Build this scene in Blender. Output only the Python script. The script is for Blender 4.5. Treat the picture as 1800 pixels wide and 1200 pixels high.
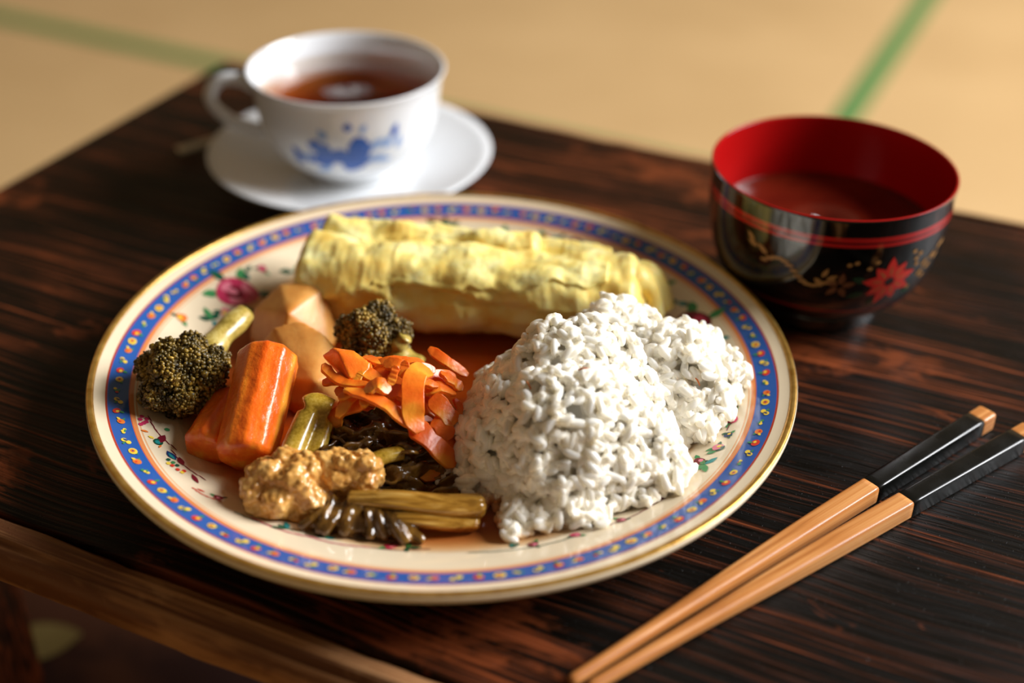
import bpy, bmesh, math, random
import numpy as np
from mathutils import Vector, Matrix, noise

for o in list(bpy.data.objects): bpy.data.objects.remove(o)
scene = bpy.context.scene
col = scene.collection
PI = math.pi

# ------------------------------------------------------------------ camera
camd = bpy.data.cameras.new('camera'); cam = bpy.data.objects.new('camera', camd); col.objects.link(cam)
_r = Vector((0.99981702, 0.01047498, 0.01600613)); _u = Vector((-0.01912907, 0.54749479, 0.83659042)); _w = Vector((0, 0.83674353, -0.54759499))
M = Matrix((( _r.x, _u.x, -_w.x, 0.0), (_r.y, _u.y, -_w.y, -0.44598), (_r.z, _u.z, -_w.z, 0.32278), (0, 0, 0, 1)))
cam.matrix_world = M
camd.sensor_width = 36.0; camd.lens = 2333.4 / 1800 * 36.0
camd.clip_start = 0.01
camd.dof.use_dof = True; camd.dof.focus_distance = 0.497; camd.dof.aperture_fstop = 3.1
scene.camera = cam

# ------------------------------------------------------------------ light
world = bpy.data.worlds.new('room_ambient'); scene.world = world; world.use_nodes = True
bg = world.node_tree.nodes['Background']; bg.inputs[0].default_value = (1.0, 0.74, 0.46, 1); bg.inputs[1].default_value = 0.12
ld = bpy.data.lights.new('window_daylight', 'AREA'); ld.shape = 'RECTANGLE'; ld.size = 1.75; ld.size_y = 1.4
ld.energy = 212; ld.color = (0.97, 0.98, 1.0)
lo = bpy.data.objects.new('window_daylight', ld); col.objects.link(lo)
lo.location = (2.55, 0.48, 1.52)
lo.rotation_euler = (Vector((-0.05, 0.05, 0.0)) - lo.location).to_track_quat('-Z', 'Y').to_euler()
vs = scene.view_settings
vs.view_transform = 'Standard'; vs.look = 'None'; vs.gamma = 1.0; vs.use_curve_mapping = False; vs.exposure = 0.0

# ------------------------------------------------------------------ helpers
def tag(o, label=None, cat=None, group=None, kind=None):
    if label: o['label'] = label
    if cat: o['category'] = cat
    if group: o['group'] = group
    if kind: o['kind'] = kind
    return o
def root(name, label, cat, loc=(0, 0, 0), group=None, rotz=0.0, kind=None):
    o = bpy.data.objects.new(name, None); col.objects.link(o); o.location = loc; o.rotation_euler = (0, 0, rotz)
    o.empty_display_size = 0.01
    return tag(o, label, cat, group, kind)
def mk(name, verts, faces, mats, parent=None, loc=(0, 0, 0), smooth=True, midx=None, rotz=0.0):
    me = bpy.data.meshes.new(name)
    me.from_pydata([tuple(v) for v in verts], [], faces)
    if not isinstance(mats, (list, tuple)): mats = [mats]
    for m in mats: me.materials.append(m)
    if midx is not None: me.polygons.foreach_set('material_index', midx)
    if smooth: me.polygons.foreach_set('use_smooth', [True] * len(me.polygons))
    me.update()
    o = bpy.data.objects.new(name, me); col.objects.link(o)
    o.location = loc; o.rotation_euler = (0, 0, rotz)
    if parent: o.parent = parent
    return o
def mk_np(name, V, F, mat, parent=None, loc=(0, 0, 0)):
    """many triangles/quads at once from numpy arrays (F: n x k)"""
    me = bpy.data.meshes.new(name); n, k = F.shape
    me.vertices.add(len(V)); me.vertices.foreach_set('co', V.astype(np.float32).ravel())
    me.loops.add(n * k); me.loops.foreach_set('vertex_index', F.astype(np.int32).ravel())
    me.polygons.add(n); me.polygons.foreach_set('loop_start', np.arange(0, n * k, k, dtype=np.int32))
    me.polygons.foreach_set('loop_total', np.full(n, k, dtype=np.int32))
    me.polygons.foreach_set('use_smooth', np.ones(n, dtype=bool))
    me.materials.append(mat); me.update(); me.validate()
    o = bpy.data.objects.new(name, me); col.objects.link(o); o.location = loc
    if parent: o.parent = parent
    return o
def mk_bm(name, bm, mats, parent=None, loc=(0, 0, 0), smooth=True):
    me = bpy.data.meshes.new(name); bm.to_mesh(me); bm.free()
    if not isinstance(mats, (list, tuple)): mats = [mats]
    for m in mats: me.materials.append(m)
    if smooth: me.polygons.foreach_set('use_smooth', [True] * len(me.polygons))
    o = bpy.data.objects.new(name, me); col.objects.link(o); o.location = loc
    if parent: o.parent = parent
    return o
def lathe(profile, seg=128, close=False, flip=False):
    V, F = [], []; n = len(profile)
    for i in range(seg):
        a = 2 * PI * i / seg; c, s = math.cos(a), math.sin(a)
        for r, z in profile: V.append((r * c, r * s, z))
    for i in range(seg):
        j = (i + 1) % seg
        for k in range(n - 1 if not close else n):
            k2 = (k + 1) % n
            q = (i * n + k, j * n + k, j * n + k2, i * n + k2); F.append(q[::-1] if flip else q)
    return V, F
def cr(pts, n):
    """Catmull-Rom through points (tuples of any length) sampled at n points"""
    P = [Vector(p) for p in pts]
    P = [P[0] * 2 - P[1]] + P + [P[-1] * 2 - P[-2]]
    out = []; m = len(P) - 3
    for i in range(n):
        t = i / (n - 1) * m; k = min(int(t), m - 1); t -= k
        a, b, c, d = P[k:k + 4]
        out.append(0.5 * ((2 * b) + (c - a) * t + (2 * a - 5 * b + 4 * c - d) * t * t + (3 * b - a - 3 * c + d) * t ** 3))
    return out
def smoothstep(a, b, x):
    t = min(1, max(0, (x - a) / (b - a))); return t * t * (3 - 2 * t)
def box(bm, x0, x1, y0, y1, z0, z1):
    vs_ = [bm.verts.new(p) for p in ((x0, y0, z0), (x1, y0, z0), (x1, y1, z0), (x0, y1, z0), (x0, y0, z1), (x1, y0, z1), (x1, y1, z1), (x0, y1, z1))]
    for f in ((0, 3, 2, 1), (4, 5, 6, 7), (0, 1, 5, 4), (1, 2, 6, 5), (2, 3, 7, 6), (3, 0, 4, 7)): bm.faces.new([vs_[i] for i in f])
def boxobj(name, x0, x1, y0, y1, z0, z1, mat, parent=None, bev=0.0, loc=(0, 0, 0), seg=2):
    bm = bmesh.new(); box(bm, x0, x1, y0, y1, z0, z1)
    if bev: bmesh.ops.bevel(bm, geom=bm.edges[:], offset=bev, segments=seg, affect='EDGES', profile=0.5)
    return mk_bm(name, bm, mat, parent, loc, smooth=False)
def nz(x, y, z): return noise.noise(Vector((x, y, z)))
def fbm(x, y, z, o=4): return noise.fractal(Vector((x, y, z)), 1.0, 2.0, o)
def tube(pts, rad, seg=10, n=24, flat=1.0, ends=True, up=Vector((0, 0, 1))):
    """swept tube; rad(t) -> radius; flat squashes along the section's second axis"""
    C = cr(pts, n); V, F = [], []
    for i, c in enumerate(C):
        d = (C[min(i + 1, n - 1)] - C[max(i - 1, 0)]).normalized()
        s = d.cross(up)
        if s.length < 1e-4: s = d.cross(Vector((1, 0, 0)))
        s.normalize(); q = s.cross(d)
        r = rad(i / (n - 1))
        for k in range(seg):
            a = 2 * PI * k / seg
            V.append(c + s * math.cos(a) * r + q * math.sin(a) * r * flat)
    for i in range(n - 1):
        for k in range(seg):
            F.append((i * seg + k, i * seg + (k + 1) % seg, (i + 1) * seg + (k + 1) % seg, (i + 1) * seg + k))
    if ends:
        V.append(C[0]); V.append(C[-1]); a, b = len(V) - 2, len(V) - 1
        for k in range(seg):
            F.append((a, (k + 1) % seg, k)); F.append((b, (n - 1) * seg + k, (n - 1) * seg + (k + 1) % seg))
    return V, F
def join(parts):
    V, F = [], []
    for v, f in parts:
        o = len(V); V += list(v); F += [tuple(i + o for i in q) for q in f]
    return V, F

# ------------------------------------------------------------------ materials
def lin(r, g, b):
    f = lambda c: (c / 255 / 12.92) if c / 255 <= 0.04045 else ((c / 255 + 0.055) / 1.055) ** 2.4
    return (f(r), f(g), f(b), 1)
class NT:
    def __init__(s, name):
        s.m = bpy.data.materials.new(name); s.m.use_nodes = True; s.t = s.m.node_tree; s.n = s.t.nodes; s.l = s.t.links
        s.p = s.n['Principled BSDF']; s.out = s.n['Material Output']; s._tc = None
    def new(s, typ, **kw):
        n = s.n.new(typ)
        for k, v in kw.items():
            if k.startswith('i_'):
                key = k[2:]; n.inputs[int(key) if key.isdigit() else key.replace('_', ' ')].default_value = v
            else: setattr(n, k, v)
        return n
    def link(s, a, b): s.l.new(a, b)
    def coord(s, scale=(1, 1, 1), rot=(0, 0, 0), out='Object'):
        if not s._tc: s._tc = s.new('ShaderNodeTexCoord')
        m = s.new('ShaderNodeMapping'); m.inputs['Scale'].default_value = scale; m.inputs['Rotation'].default_value = rot
        s.link(s._tc.outputs[out], m.inputs[0]); return m.outputs[0]
    def noise(s, vec, scale=1.0, detail=3, rough=0.55, dist=0.0):
        n = s.new('ShaderNodeTexNoise'); n.inputs['Scale'].default_value = scale; n.inputs['Detail'].default_value = detail
        n.inputs['Roughness'].default_value = rough; n.inputs['Distortion'].default_value = dist
        s.link(vec, n.inputs['Vector']); return n.outputs['Fac']
    def ramp(s, fac, stops, interp='LINEAR'):
        r = s.new('ShaderNodeValToRGB'); r.color_ramp.interpolation = interp; e = r.color_ramp.elements
        while len(e) > 1: e.remove(e[-1])
        e[0].position, e[0].color = stops[0][0], stops[0][1]
        for p, c in stops[1:]:
            q = e.new(p); q.color = c
        s.link(fac, r.inputs[0]); return r.outputs[0]
    def mix(s, fac, a, b, mode='MIX'):
        n = s.new('ShaderNodeMix', data_type='RGBA', blend_type=mode)
        for sock, v in ((n.inputs[0], fac), (n.inputs[6], a), (n.inputs[7], b)):
            if hasattr(v, 'node'): s.link(v, sock)
            else: sock.default_value = v
        return n.outputs[2]
    def math(s, op, a, b=None, clamp=False):
        n = s.new('ShaderNodeMath', operation=op, use_clamp=clamp)
        for i, v in enumerate((a, b)):
            if v is None: continue
            if hasattr(v, 'node'): s.link(v, n.inputs[i])
            else: n.inputs[i].default_value = v
        return n.outputs[0]
    def bump(s, h, strength=0.3, dist=0.001):
        b = s.new('ShaderNodeBump'); b.inputs['Strength'].default_value = strength; b.inputs['Distance'].default_value = dist
        s.link(h, b.inputs['Height']); s.link(b.outputs[0], s.p.inputs['Normal']); return b
    def set(s, **kw):
        for k, v in kw.items():
            sock = s.p.inputs[k.replace('_', ' ')]
            if hasattr(v, 'node'): s.link(v, sock)
            else: sock.default_value = v
        return s
def g(v): return (v, v, v, 1)

def simple(name, c, rough=0.5, **kw):
    t = NT(name); t.set(Base_Color=c, Roughness=rough, **kw); return t.m

# dark brushed wood of the table (grain along local X)
def wood_mat(name, dark, mid, lite, wear=0.5, wav=0.03):
    t = NT(name)
    warp = t.noise(t.coord((5, 9, 3)), 1.0, 2)
    v = t.coord((1, 1, 1)); sep = t.new('ShaderNodeSeparateXYZ'); t.link(v, sep.inputs[0])
    yy = t.math('ADD', sep.outputs[1], t.math('MULTIPLY', t.math('SUBTRACT', warp, 0.5), wav))
    cb = t.new('ShaderNodeCombineXYZ'); t.link(t.math('MULTIPLY', sep.outputs[0], 6.0), cb.inputs[0]); t.link(t.math('MULTIPLY', yy, 460.0), cb.inputs[1]); t.link(t.math('MULTIPLY', sep.outputs[2], 60.0), cb.inputs[2])
    fine = t.noise(cb.outputs[0], 1.0, 3, 0.6)
    cb2 = t.new('ShaderNodeCombineXYZ'); t.link(t.math('MULTIPLY', sep.outputs[0], 30.0), cb2.inputs[0]); t.link(t.math('MULTIPLY', yy, 1100.0), cb2.inputs[1]); t.link(sep.outputs[2], cb2.inputs[2])
    fibre = t.noise(cb2.outputs[0], 1.0, 2)
    big = t.noise(t.coord((7, 13, 5)), 1.0, 4, 0.6, 0.4)
    patch = t.noise(t.coord((28, 60, 20)), 1.0, 4, 0.65, 0.5)
    k = t.math('ADD', t.math('MULTIPLY', fine, 0.8), t.math('MULTIPLY', fibre, 0.2))
    k = t.math('ADD', k, t.math('MULTIPLY', t.math('SUBTRACT', big, 0.5), 0.45))
    base = t.ramp(k, [(0.47, dark), (0.58, mid), (0.73, lite)])
    wm = t.ramp(t.math('ADD', patch, t.math('MULTIPLY', t.math('SUBTRACT', big, 0.5), 0.8)), [(0.62, g(0)), (0.72, g(1))])
    c = t.mix(t.math('MULTIPLY', wm, wear), base, lite)
    rough = t.ramp(fibre, [(0.3, g(0.30)), (0.7, g(0.55))])
    t.set(Base_Color=c, Roughness=rough)
    t.p.inputs['Specular IOR Level'].default_value = 0.16
    speck = t.noise(t.coord((900, 900, 900)), 1.0, 1)
    hh = t.math('ADD', t.math('MULTIPLY', fine, 1.0), t.math('MULTIPLY', t.ramp(speck, [(0.68, g(0)), (0.8, g(1))]), 0.25))
    t.bump(hh, 0.8, 0.0012)
    return t.m
W_TOP = wood_mat('dark_brushed_wood', lin(9, 6, 3), lin(58, 27, 12), lin(142, 70, 35), 0.5, 0.016)
W_EDGE = wood_mat('worn_edge_wood', lin(112, 70, 44), lin(170, 120, 78), lin(210, 160, 112), 0.4, 0.004)

def straw_mat():
    t = NT('tatami_straw'); v = t.coord()
    w = t.new('ShaderNodeTexWave', wave_type='BANDS', bands_direction='Y'); w.inputs['Scale'].default_value = 110; w.inputs['Distortion'].default_value = 0.6; t.link(v, w.inputs[0])
    n = t.noise(t.coord((3, 3, 3)), 1.0, 3); n2 = t.noise(t.coord((8, 320, 8)), 1.0, 2)
    c = t.ramp(t.math('ADD', t.math('MULTIPLY', n, 0.6), t.math('MULTIPLY', n2, 0.4)), [(0.3, lin(186, 150, 100)), (0.7, lin(212, 176, 124))])
    c = t.mix(t.math('MULTIPLY', w.outputs['Fac'], 0.18), c, lin(170, 130, 76))
    t.set(Base_Color=c, Roughness=0.6); t.bump(w.outputs['Fac'], 0.4, 0.001); return t.m
STRAW = straw_mat()
def heri_mat():
    t = NT('green_border_cloth'); w = t.new('ShaderNodeTexChecker'); w.inputs['Scale'].default_value = 400; w.inputs[1].default_value = lin(66, 112, 52); w.inputs[2].default_value = lin(86, 132, 66)
    t.link(t.coord(), w.inputs[0]); t.set(Base_Color=w.outputs[0], Roughness=0.8); return t.m
HERI = heri_mat()

# ------------------------------------------------------------------ floor: tatami mats
TH2 = -0.4392; FZ = -0.33
floor = boxobj('floor', -4, 4, -4, 4, -0.08, -0.056, simple('floor_board', lin(120, 90, 60), 0.7), None, 0, (0, 0, FZ))
floor.rotation_euler = (0, 0, TH2); tag(floor, 'tatami matted floor under the low table', None, None, 'structure')
def mat(t0, t1, n0, n1, along):
    m = boxobj('tatami_mat', t0 + 0.001, t1 - 0.001, n0 + 0.001, n1 - 0.001, -0.055, 0.0, STRAW, floor, 0.002)
    def strip(a0, a1, b0, b1): boxobj('green_border', a0, a1, b0, b1, -0.05, 0.0012, HERI, m, 0.0005)
    w = 0.032
    if along == 't':
        strip(t0 + 0.001, t1 - 0.001, n0 + 0.0012, n0 + w); strip(t0 + 0.001, t1 - 0.001, n1 - w, n1 - 0.0012)
    else:
        strip(t0 + 0.0012, t0 + w, n0 + 0.001, n1 - 0.001); strip(t1 - w, t1 - 0.0012, n0 + 0.001, n1 - 0.001)
mat(-1.915, -0.105, 0.905, 1.815, 't')
mat(-0.105, 0.805, 0.0, 1.81, 'n')
mat(-1.31, -0.40, -0.905, 0.905, 'n')
mat(-0.40, 1.41, -0.905, 0.0, 't')
mat(-1.915, -0.105, 1.815, 2.725, 't')
mat(-0.105, 0.805, 1.81, 3.62, 'n')
mat(0.805, 1.715, 0.0, 1.81, 'n')
mat(-2.22, -1.31, -0.905, 0.905, 'n')
mat(-3.725, -1.915, 0.905, 1.815, 't')
mat(-0.40, -0.105, 0.0, 0.905, 'n')
for _t0, _t1, _n0, _n1, _a in ((-1.915, -0.105, 2.725, 3.635, 't'), (-3.725, -1.915, 1.815, 2.725, 't'), (-3.725, -1.915, 2.725, 3.635, 't'), (-3.13, -2.22, -0.905, 0.905, 'n'), (-3.79, -3.13, -0.905, 0.905, 'n'), (0.805, 1.715, 1.81, 3.62, 'n'),
                               (-1.31, -0.40, -2.715, -0.905, 'n'), (-2.22, -1.31, -2.715, -0.905, 'n'), (-0.40, 0.51, -2.715, -0.905, 'n'), (0.51, 1.42, -2.715, -0.905, 'n')): mat(_t0, _t1, _n0, _n1, _a)

def wall(name, x0, x1, y0, y1):
    o = boxobj(name, x0, x1, y0, y1, -0.02, 2.35, PLASTER, None, 0, (0, 0, FZ)); o.rotation_euler = (0, 0, TH2)
    tag(o, 'plain warm plaster wall of the room', None, None, 'structure')
tp = NT('sand_plaster'); _n = tp.noise(tp.coord((40, 40, 40)), 1.0, 4); tp.set(Base_Color=tp.ramp(_n, [(0.3, lin(176, 150, 110)), (0.7, lin(196, 170, 128))]), Roughness=0.9); PLASTER = tp.m
wall('wall_back', -3.8, 2.0, 3.65, 3.75); wall('wall_left', -3.9, -3.8, -3.5, 3.75)

# ------------------------------------------------------------------ low table
TH = -0.4252; NF, NB, TL, TR = -0.158, 0.266, -0.327, 0.80
table = root('low_table', 'dark brown worn wooden low table holding the whole meal', 'table', (0, 0, FZ), None, TH)
H0 = -FZ
boxobj('tabletop', TL, TR, NF + 0.014, NB - 0.008, H0 - 0.022, H0, W_TOP, table, 0.0015)
def edge_strip(y0, y1, name='edge_strip'):
    bm = bmesh.new(); box(bm, TL, TR, y0, y1, H0 - 0.022, H0 - 0.0003)
    bmesh.ops.bevel(bm, geom=[e for e in bm.edges if abs((e.verts[0].co - e.verts[1].co).x) > 0.1], offset=0.003, segments=3, affect='EDGES')
    bmesh.ops.subdivide_edges(bm, edges=[e for e in bm.edges if abs((e.verts[0].co - e.verts[1].co).x) > 0.1], cuts=160)
    for v in bm.verts:
        w = 0.0008 * fbm(v.co.x * 30, v.co.y * 60, v.co.z * 60); v.co.y += w; v.co.z += min(0, w)
    o = mk_bm(name, bm, W_EDGE, table); o['label'] = 'pale worn edge of the tabletop'; return o
edge_strip(NF, NF + 0.0138); edge_strip(NB - 0.0078, NB)
boxobj('apron', TL + 0.05, TR - 0.05, NF + 0.06, NF + 0.078, H0 - 0.075, H0 - 0.022, W_TOP, table, 0.002)
boxobj('apron', TL + 0.05, TR - 0.05, NB - 0.07, NB - 0.052, H0 - 0.075, H0 - 0.022, W_TOP, table, 0.002)
for x in (TL + 0.06, TR - 0.10):
    for y in (NF + 0.05, NB - 0.088):
        boxobj('leg', x, x + 0.038, y, y + 0.038, 0.0, H0 - 0.022, W_TOP, table, 0.003)

# ------------------------------------------------------------------ floor cushion in the dark under the table edge
def cushion():
    t = NT('cushion_cloth'); n = t.noise(t.coord((9, 9, 9)), 1.0, 3, 0.5, 0.6)
    c = t.ramp(n, [(0.5, lin(58, 24, 14)), (0.6, lin(92, 50, 26))]); t.set(Base_Color=c, Roughness=0.9)
    N = 40; V, F = [], []; a = 0.26; loc = Vector((-0.30, 0.02, FZ))
    for side in (1, -1):
        o = len(V)
        for i in range(N + 1):
            for j in range(N + 1):
                x, y = i / N * 2 - 1, j / N * 2 - 1
                e = (1 - x ** 4) * (1 - y ** 4)
                z = 0.045 + side * 0.042 * e ** 0.5 + (0.004 * fbm(x * 4, y * 4, 1) * e if side > 0 else 0)
                if side < 0: z = max(z, 0.0015)
                V.append((x * a * (1 - 0.05 * (y * y)), y * a * (1 - 0.05 * x * x), z))
        for i in range(N):
            for j in range(N):
                q = (o + i * (N + 1) + j, o + (i + 1) * (N + 1) + j, o + (i + 1) * (N + 1) + j + 1, o + i * (N + 1) + j + 1)
                F.append(q if side > 0 else q[::-1])
    r = root('floor_cushion', 'dark floor cushion with pale leaf print under the table edge', 'cushion', loc, None, -0.3)
    mk('cover', V, F, t.m, r)
    lm = simple('pale_leaf_print', lin(158, 140, 82), 0.85)
    random.seed(3)
    for k, (lx, ly, ang, ln) in enumerate(((0.008, 0.080, 0.5, 0.050), (-0.03, 0.05, 2.2, 0.05), (0.10, 0.03, -0.6, 0.05), (0.06, -0.04, 1.1, 0.05), (-0.08, 0.12, 0.2, 0.05), (0.14, 0.13, -0.2, 0.05), (-0.10, -0.05, 1.6, 0.05))):
        vv, ff = [], []
        for i in range(13):
            s = i / 12; w = 0.3 * ln * math.sin(PI * s) ** 0.8
            for q in (-1, 0, 1):
                px, py = (s - 0.5) * ln, q * w
                x = lx + px * math.cos(ang) - py * math.sin(ang); y = ly + px * math.sin(ang) + py * math.cos(ang)
                X, Y = x / a, y / a; e = max(0, (1 - X ** 4) * (1 - Y ** 4))
                vv.append((x, y, 0.0465 + 0.042 * e ** 0.5 + 0.004 * fbm(X * 4, Y * 4, 1) * e))
        for i in range(12):
            for q in range(2): ff.append((i * 3 + q, (i + 1) * 3 + q, (i + 1) * 3 + q + 1, i * 3 + q + 1))
        mk('leaf_print', vv, ff, lm, r)
cushion()

# ------------------------------------------------------------------ the plate
PX = -0.0267
TOPP = [(0, 0.0070), (0.03, 0.0070), (0.06, 0.0071), (0.082, 0.0075), (0.090, 0.0085), (0.098, 0.0108), (0.106, 0.0138), (0.114, 0.0172), (0.121, 0.0200), (0.1245, 0.0213), (0.130, 0.0231), (0.135, 0.0247), (0.1376, 0.0256), (0.1390, 0.0263), (0.1398, 0.0261)]
def zp(r):
    for (a, za), (b, zb) in zip(TOPP, TOPP[1:]):
        if r <= b: return za + (zb - za) * (r - a) / (b - a)
    return TOPP[-1][1]
def zw(x, y): return zp(math.hypot(x - PX, y))
def plate():
    r = root('dinner_plate', 'large cream dinner plate with blue floral border, holding the food', 'plate', (PX, 0, 0))
    t = NT('painted_porcelain')
    v = t.coord(); sep = t.new('ShaderNodeSeparateXYZ'); t.link(v, sep.inputs[0])
    rad = t.math('SQRT', t.math('ADD', t.math('POWER', sep.outputs[0], 2.0), t.math('POWER', sep.outputs[1], 2.0)))
    fac = t.math('MULTIPLY', t.math('SUBTRACT', rad, 0.118), 1 / 0.022, True)
    P = lambda q: (q - 0.118) / 0.022
    cream = lin(238, 220, 188); org = lin(226, 142, 84); blue = lin(44, 92, 168); red = lin(178, 62, 40)
    c = t.ramp(fac, [(0, cream), (P(0.1216), lin(230, 176, 128)), (P(0.1222), cream), (P(0.1228), org), (P(0.1243), lin(206, 96, 50)), (P(0.1247), blue), (P(0.1323), red), (P(0.1331), cream), (P(0.1400) - .001, cream)], 'CONSTANT')
    cr_ = t.noise(t.coord((60, 60, 60)), 1.0, 3)
    c = t.mix(t.math('MULTIPLY', cr_, 0.12), c, lin(205, 180, 140), 'MULTIPLY')
    t.set(Base_Color=c, Roughness=0.12); t.p.inputs['Coat Weight'].default_value = 0.3
    under = [(0.1402, 0.0252), (0.1403, 0.0240), (0.1396, 0.0224), (0.1370, 0.0205), (0.132, 0.0182), (0.118, 0.0140), (0.100, 0.0075), (0.088, 0.0040), (0.084, 0.0000), (0.079, 0.0000), (0.077, 0.0030), (0.0, 0.0034)]
    top = []
    C = cr([(a, b, 0) for a, b in TOPP[1:-2]], 60)
    # keep the surface equal to zp(): dense linear resample
    rr = [0.0005 + i * (0.1378 - 0.0005) / 110 for i in range(111)]
    V, F = lathe([(q, zp(q)) for q in rr] + [(0.1386, 0.0256), (0.1394, 0.0259)] + under, 256, False, True)
    mk('dish', V, F, t.m, r)
    tg = NT('gold_line'); n = tg.noise(tg.coord((200, 200, 200)), 1.0, 3)
    tg.set(Base_Color=tg.ramp(n, [(0.3, lin(205, 150, 60)), (0.7, lin(238, 192, 104))]), Roughness=0.28, Metallic=0.8)
    V, F = lathe([(0.1372, zp(0.1372) + 0.0001), (0.1380, zp(0.1380) + 0.0003), (0.1389, 0.0262), (0.1396, 0.0261), (0.1400, 0.0257), (0.1396, 0.0250), (0.1385, 0.0250)], 256, True, True)
    gr = mk('gold_rim', V, F, tg.m, r); gr['label'] = 'gold rim line'
    # painted decoration
    mats = [simple(n_, lin(*c_), 0.15) for n_, c_ in (('paint_red', (214, 60, 44)), ('paint_yellow', (240, 206, 70)), ('paint_green', (66, 140, 84)), ('paint_rose', (196, 54, 92)), ('paint_pink', (232, 130, 150)), ('paint_dark_green', (28, 84, 62)), ('paint_maroon', (120, 28, 44)), ('paint_orange', (228, 122, 50)), ('paint_navy', (28, 54, 110)), ('paint_teal', (40, 140, 140)), ('paint_blush', (240, 200, 184)))]
    RED, YEL, GRN, ROS, PNK, DGR, MAR, ORG, NAV, TEAL, BLU = range(11)
    def blobs():
        return {'V': [], 'F': [], 'M': []}
    def shape(B, th, rr_, pts, m, lift):
        """polygon pts (tangential mm, radial mm) fan on the plate around angle th, radius rr_"""
        o = len(B['V'])
        for (u, w) in [(sum(p[0] for p in pts) / len(pts), sum(p[1] for p in pts) / len(pts))] + list(pts):
            q = rr_ + w * 0.001; a = th + u * 0.001 / max(q, 0.02)
            B['V'].append((q * math.cos(a), q * math.sin(a), zp(q) + 0.00018 + lift * 0.00006))
        n_ = len(pts)
        for k in range(n_): B['F'].append((o, o + 1 + k, o + 1 + (k + 1) % n_)); B['M'].append(m)
    def ell(cx, cy, a, b, ang=0, n_=12, wob=0.0):
        out = []
        for k in range(n_):
            t_ = 2 * PI * k / n_; f = 1 + wob * math.sin(3 * t_ + ang * 7)
            x, y = a * f * math.cos(t_), b * f * math.sin(t_)
            out.append((cx + x * math.cos(ang) - y * math.sin(ang), cy + x * math.sin(ang) + y * math.cos(ang)))
        return out
    def leaf(cx, cy, L, w, ang):
        out = []
        for k in range(7): s = k / 6; out.append((s * L, w * math.sin(PI * s)))
        for k in range(5, 0, -1): s = k / 6; out.append((s * L, -w * math.sin(PI * s) * 0.8))
        return [(cx + x * math.cos(ang) - y * math.sin(ang), cy + x * math.sin(ang) + y * math.cos(ang)) for x, y in out]
    random.seed(11)
    B = blobs(); NM = 118; RB = 0.1285
    for k in range(NM):
        th = 2 * PI * k / NM + random.uniform(-0.004, 0.004); kind = (k // 3 + k) % 5; s = random.uniform(1.05, 1.35); w0 = random.uniform(-0.4, 0.4); a0 = random.uniform(-0.5, 0.5)
        if kind == 0:
            shape(B, th, RB, ell(-0.7 * s, w0 + 0.7, 1.0 * s, 0.85 * s, a0), YEL, 1); shape(B, th, RB, ell(0.7 * s, w0 - 0.6, 1.0 * s, 0.8 * s, a0), YEL, 1); shape(B, th, RB, leaf(0.1, w0 - 0.4, 2.1, 0.5, a0 + 2.4), NAV, 2); shape(B, th, RB, leaf(0.6, w0 + 0.6, 1.7, 0.5, a0 + 0.6), GRN, 2)
        elif kind == 1:
            shape(B, th, RB, ell(0, w0 + 0.6, 1.6 * s, 1.2 * s, a0), RED, 1); shape(B, th, RB, ell(0.4, w0 + 0.3, 0.8, 0.6, a0), YEL, 2); shape(B, th, RB, leaf(-0.2, w0 - 0.3, 2.4, 0.7, a0 - 1.3), GRN, 2)
        elif kind == 2:
            shape(B, th, RB, ell(0, w0, 1.6 * s, 1.25 * s, a0), YEL, 1); shape(B, th, RB, ell(-0.2, w0 + 0.1, 0.9 * s, 0.7 * s, a0), ORG, 2); shape(B, th, RB, ell(-0.1, w0, 0.45, 0.35, a0), NAV, 3); shape(B, th, RB, leaf(1.0, w0 - 0.4, 1.6, 0.5, -0.6), GRN, 1)
        elif kind == 3:
            shape(B, th, RB, ell(0.2, w0, 1.35 * s, 1.1 * s, a0), ORG, 1); shape(B, th, RB, ell(0.3, w0 + 0.4, 0.6, 0.5, a0), RED, 2); shape(B, th, RB, leaf(-0.8, w0 + 0.2, 2.0, 0.6, 2.6), YEL, 2); shape(B, th, RB, leaf(-0.6, w0 - 0.5, 1.8, 0.5, 3.8), GRN, 1)
        else:
            for q in (-1.0, 0.1, 1.1): shape(B, th, RB, ell(q, w0 + random.uniform(-0.8, 0.8), 0.75, 0.65, 0), random.choice((YEL, YEL, RED, GRN)), 1)
            shape(B, th, RB, leaf(-1.2, w0 - 1.0, 2.4, 0.4, 0.3), GRN, 2)
    o = mk('border_painting', B['V'], B['F'], mats, r, midx=B['M'], smooth=False); o['label'] = 'small painted tulips on the blue band'
    B = blobs()
    def rose(deg, rr_, R, dark=False):
        th = math.radians(deg); m1, m2 = (MAR, ROS) if dark else (ROS, PNK)
        for a in (0.5, 1.7, 2.7, 3.9, 5.2): shape(B, th, rr_, leaf(R * 0.7 * math.cos(a), R * 0.7 * math.sin(a), R * 1.0, R * 0.26, a + random.uniform(-0.3, 0.3)), random.choice((GRN, DGR)), 0)
        shape(B, th, rr_, ell(0, 0, R, R * 0.85, 0.4, 20, 0.07), m1, 1)
        for k in range(6):
            a = k * PI / 3 + 0.3; shape(B, th, rr_, ell(R * 0.56 * math.cos(a), R * 0.5 * math.sin(a), R * 0.36, R * 0.2, a + PI / 2, 12, 0.1), m2 if k % 2 else m1, 2)
        shape(B, th, rr_, ell(0.1 * R, 0, R * 0.42, R * 0.36, 0.2, 14, 0.1), MAR if not dark else MAR, 3)
        shape(B, th, rr_, ell(0.12 * R, 0.1 * R, R * 0.26, R * 0.16, 0.9), m2, 4)
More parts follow.
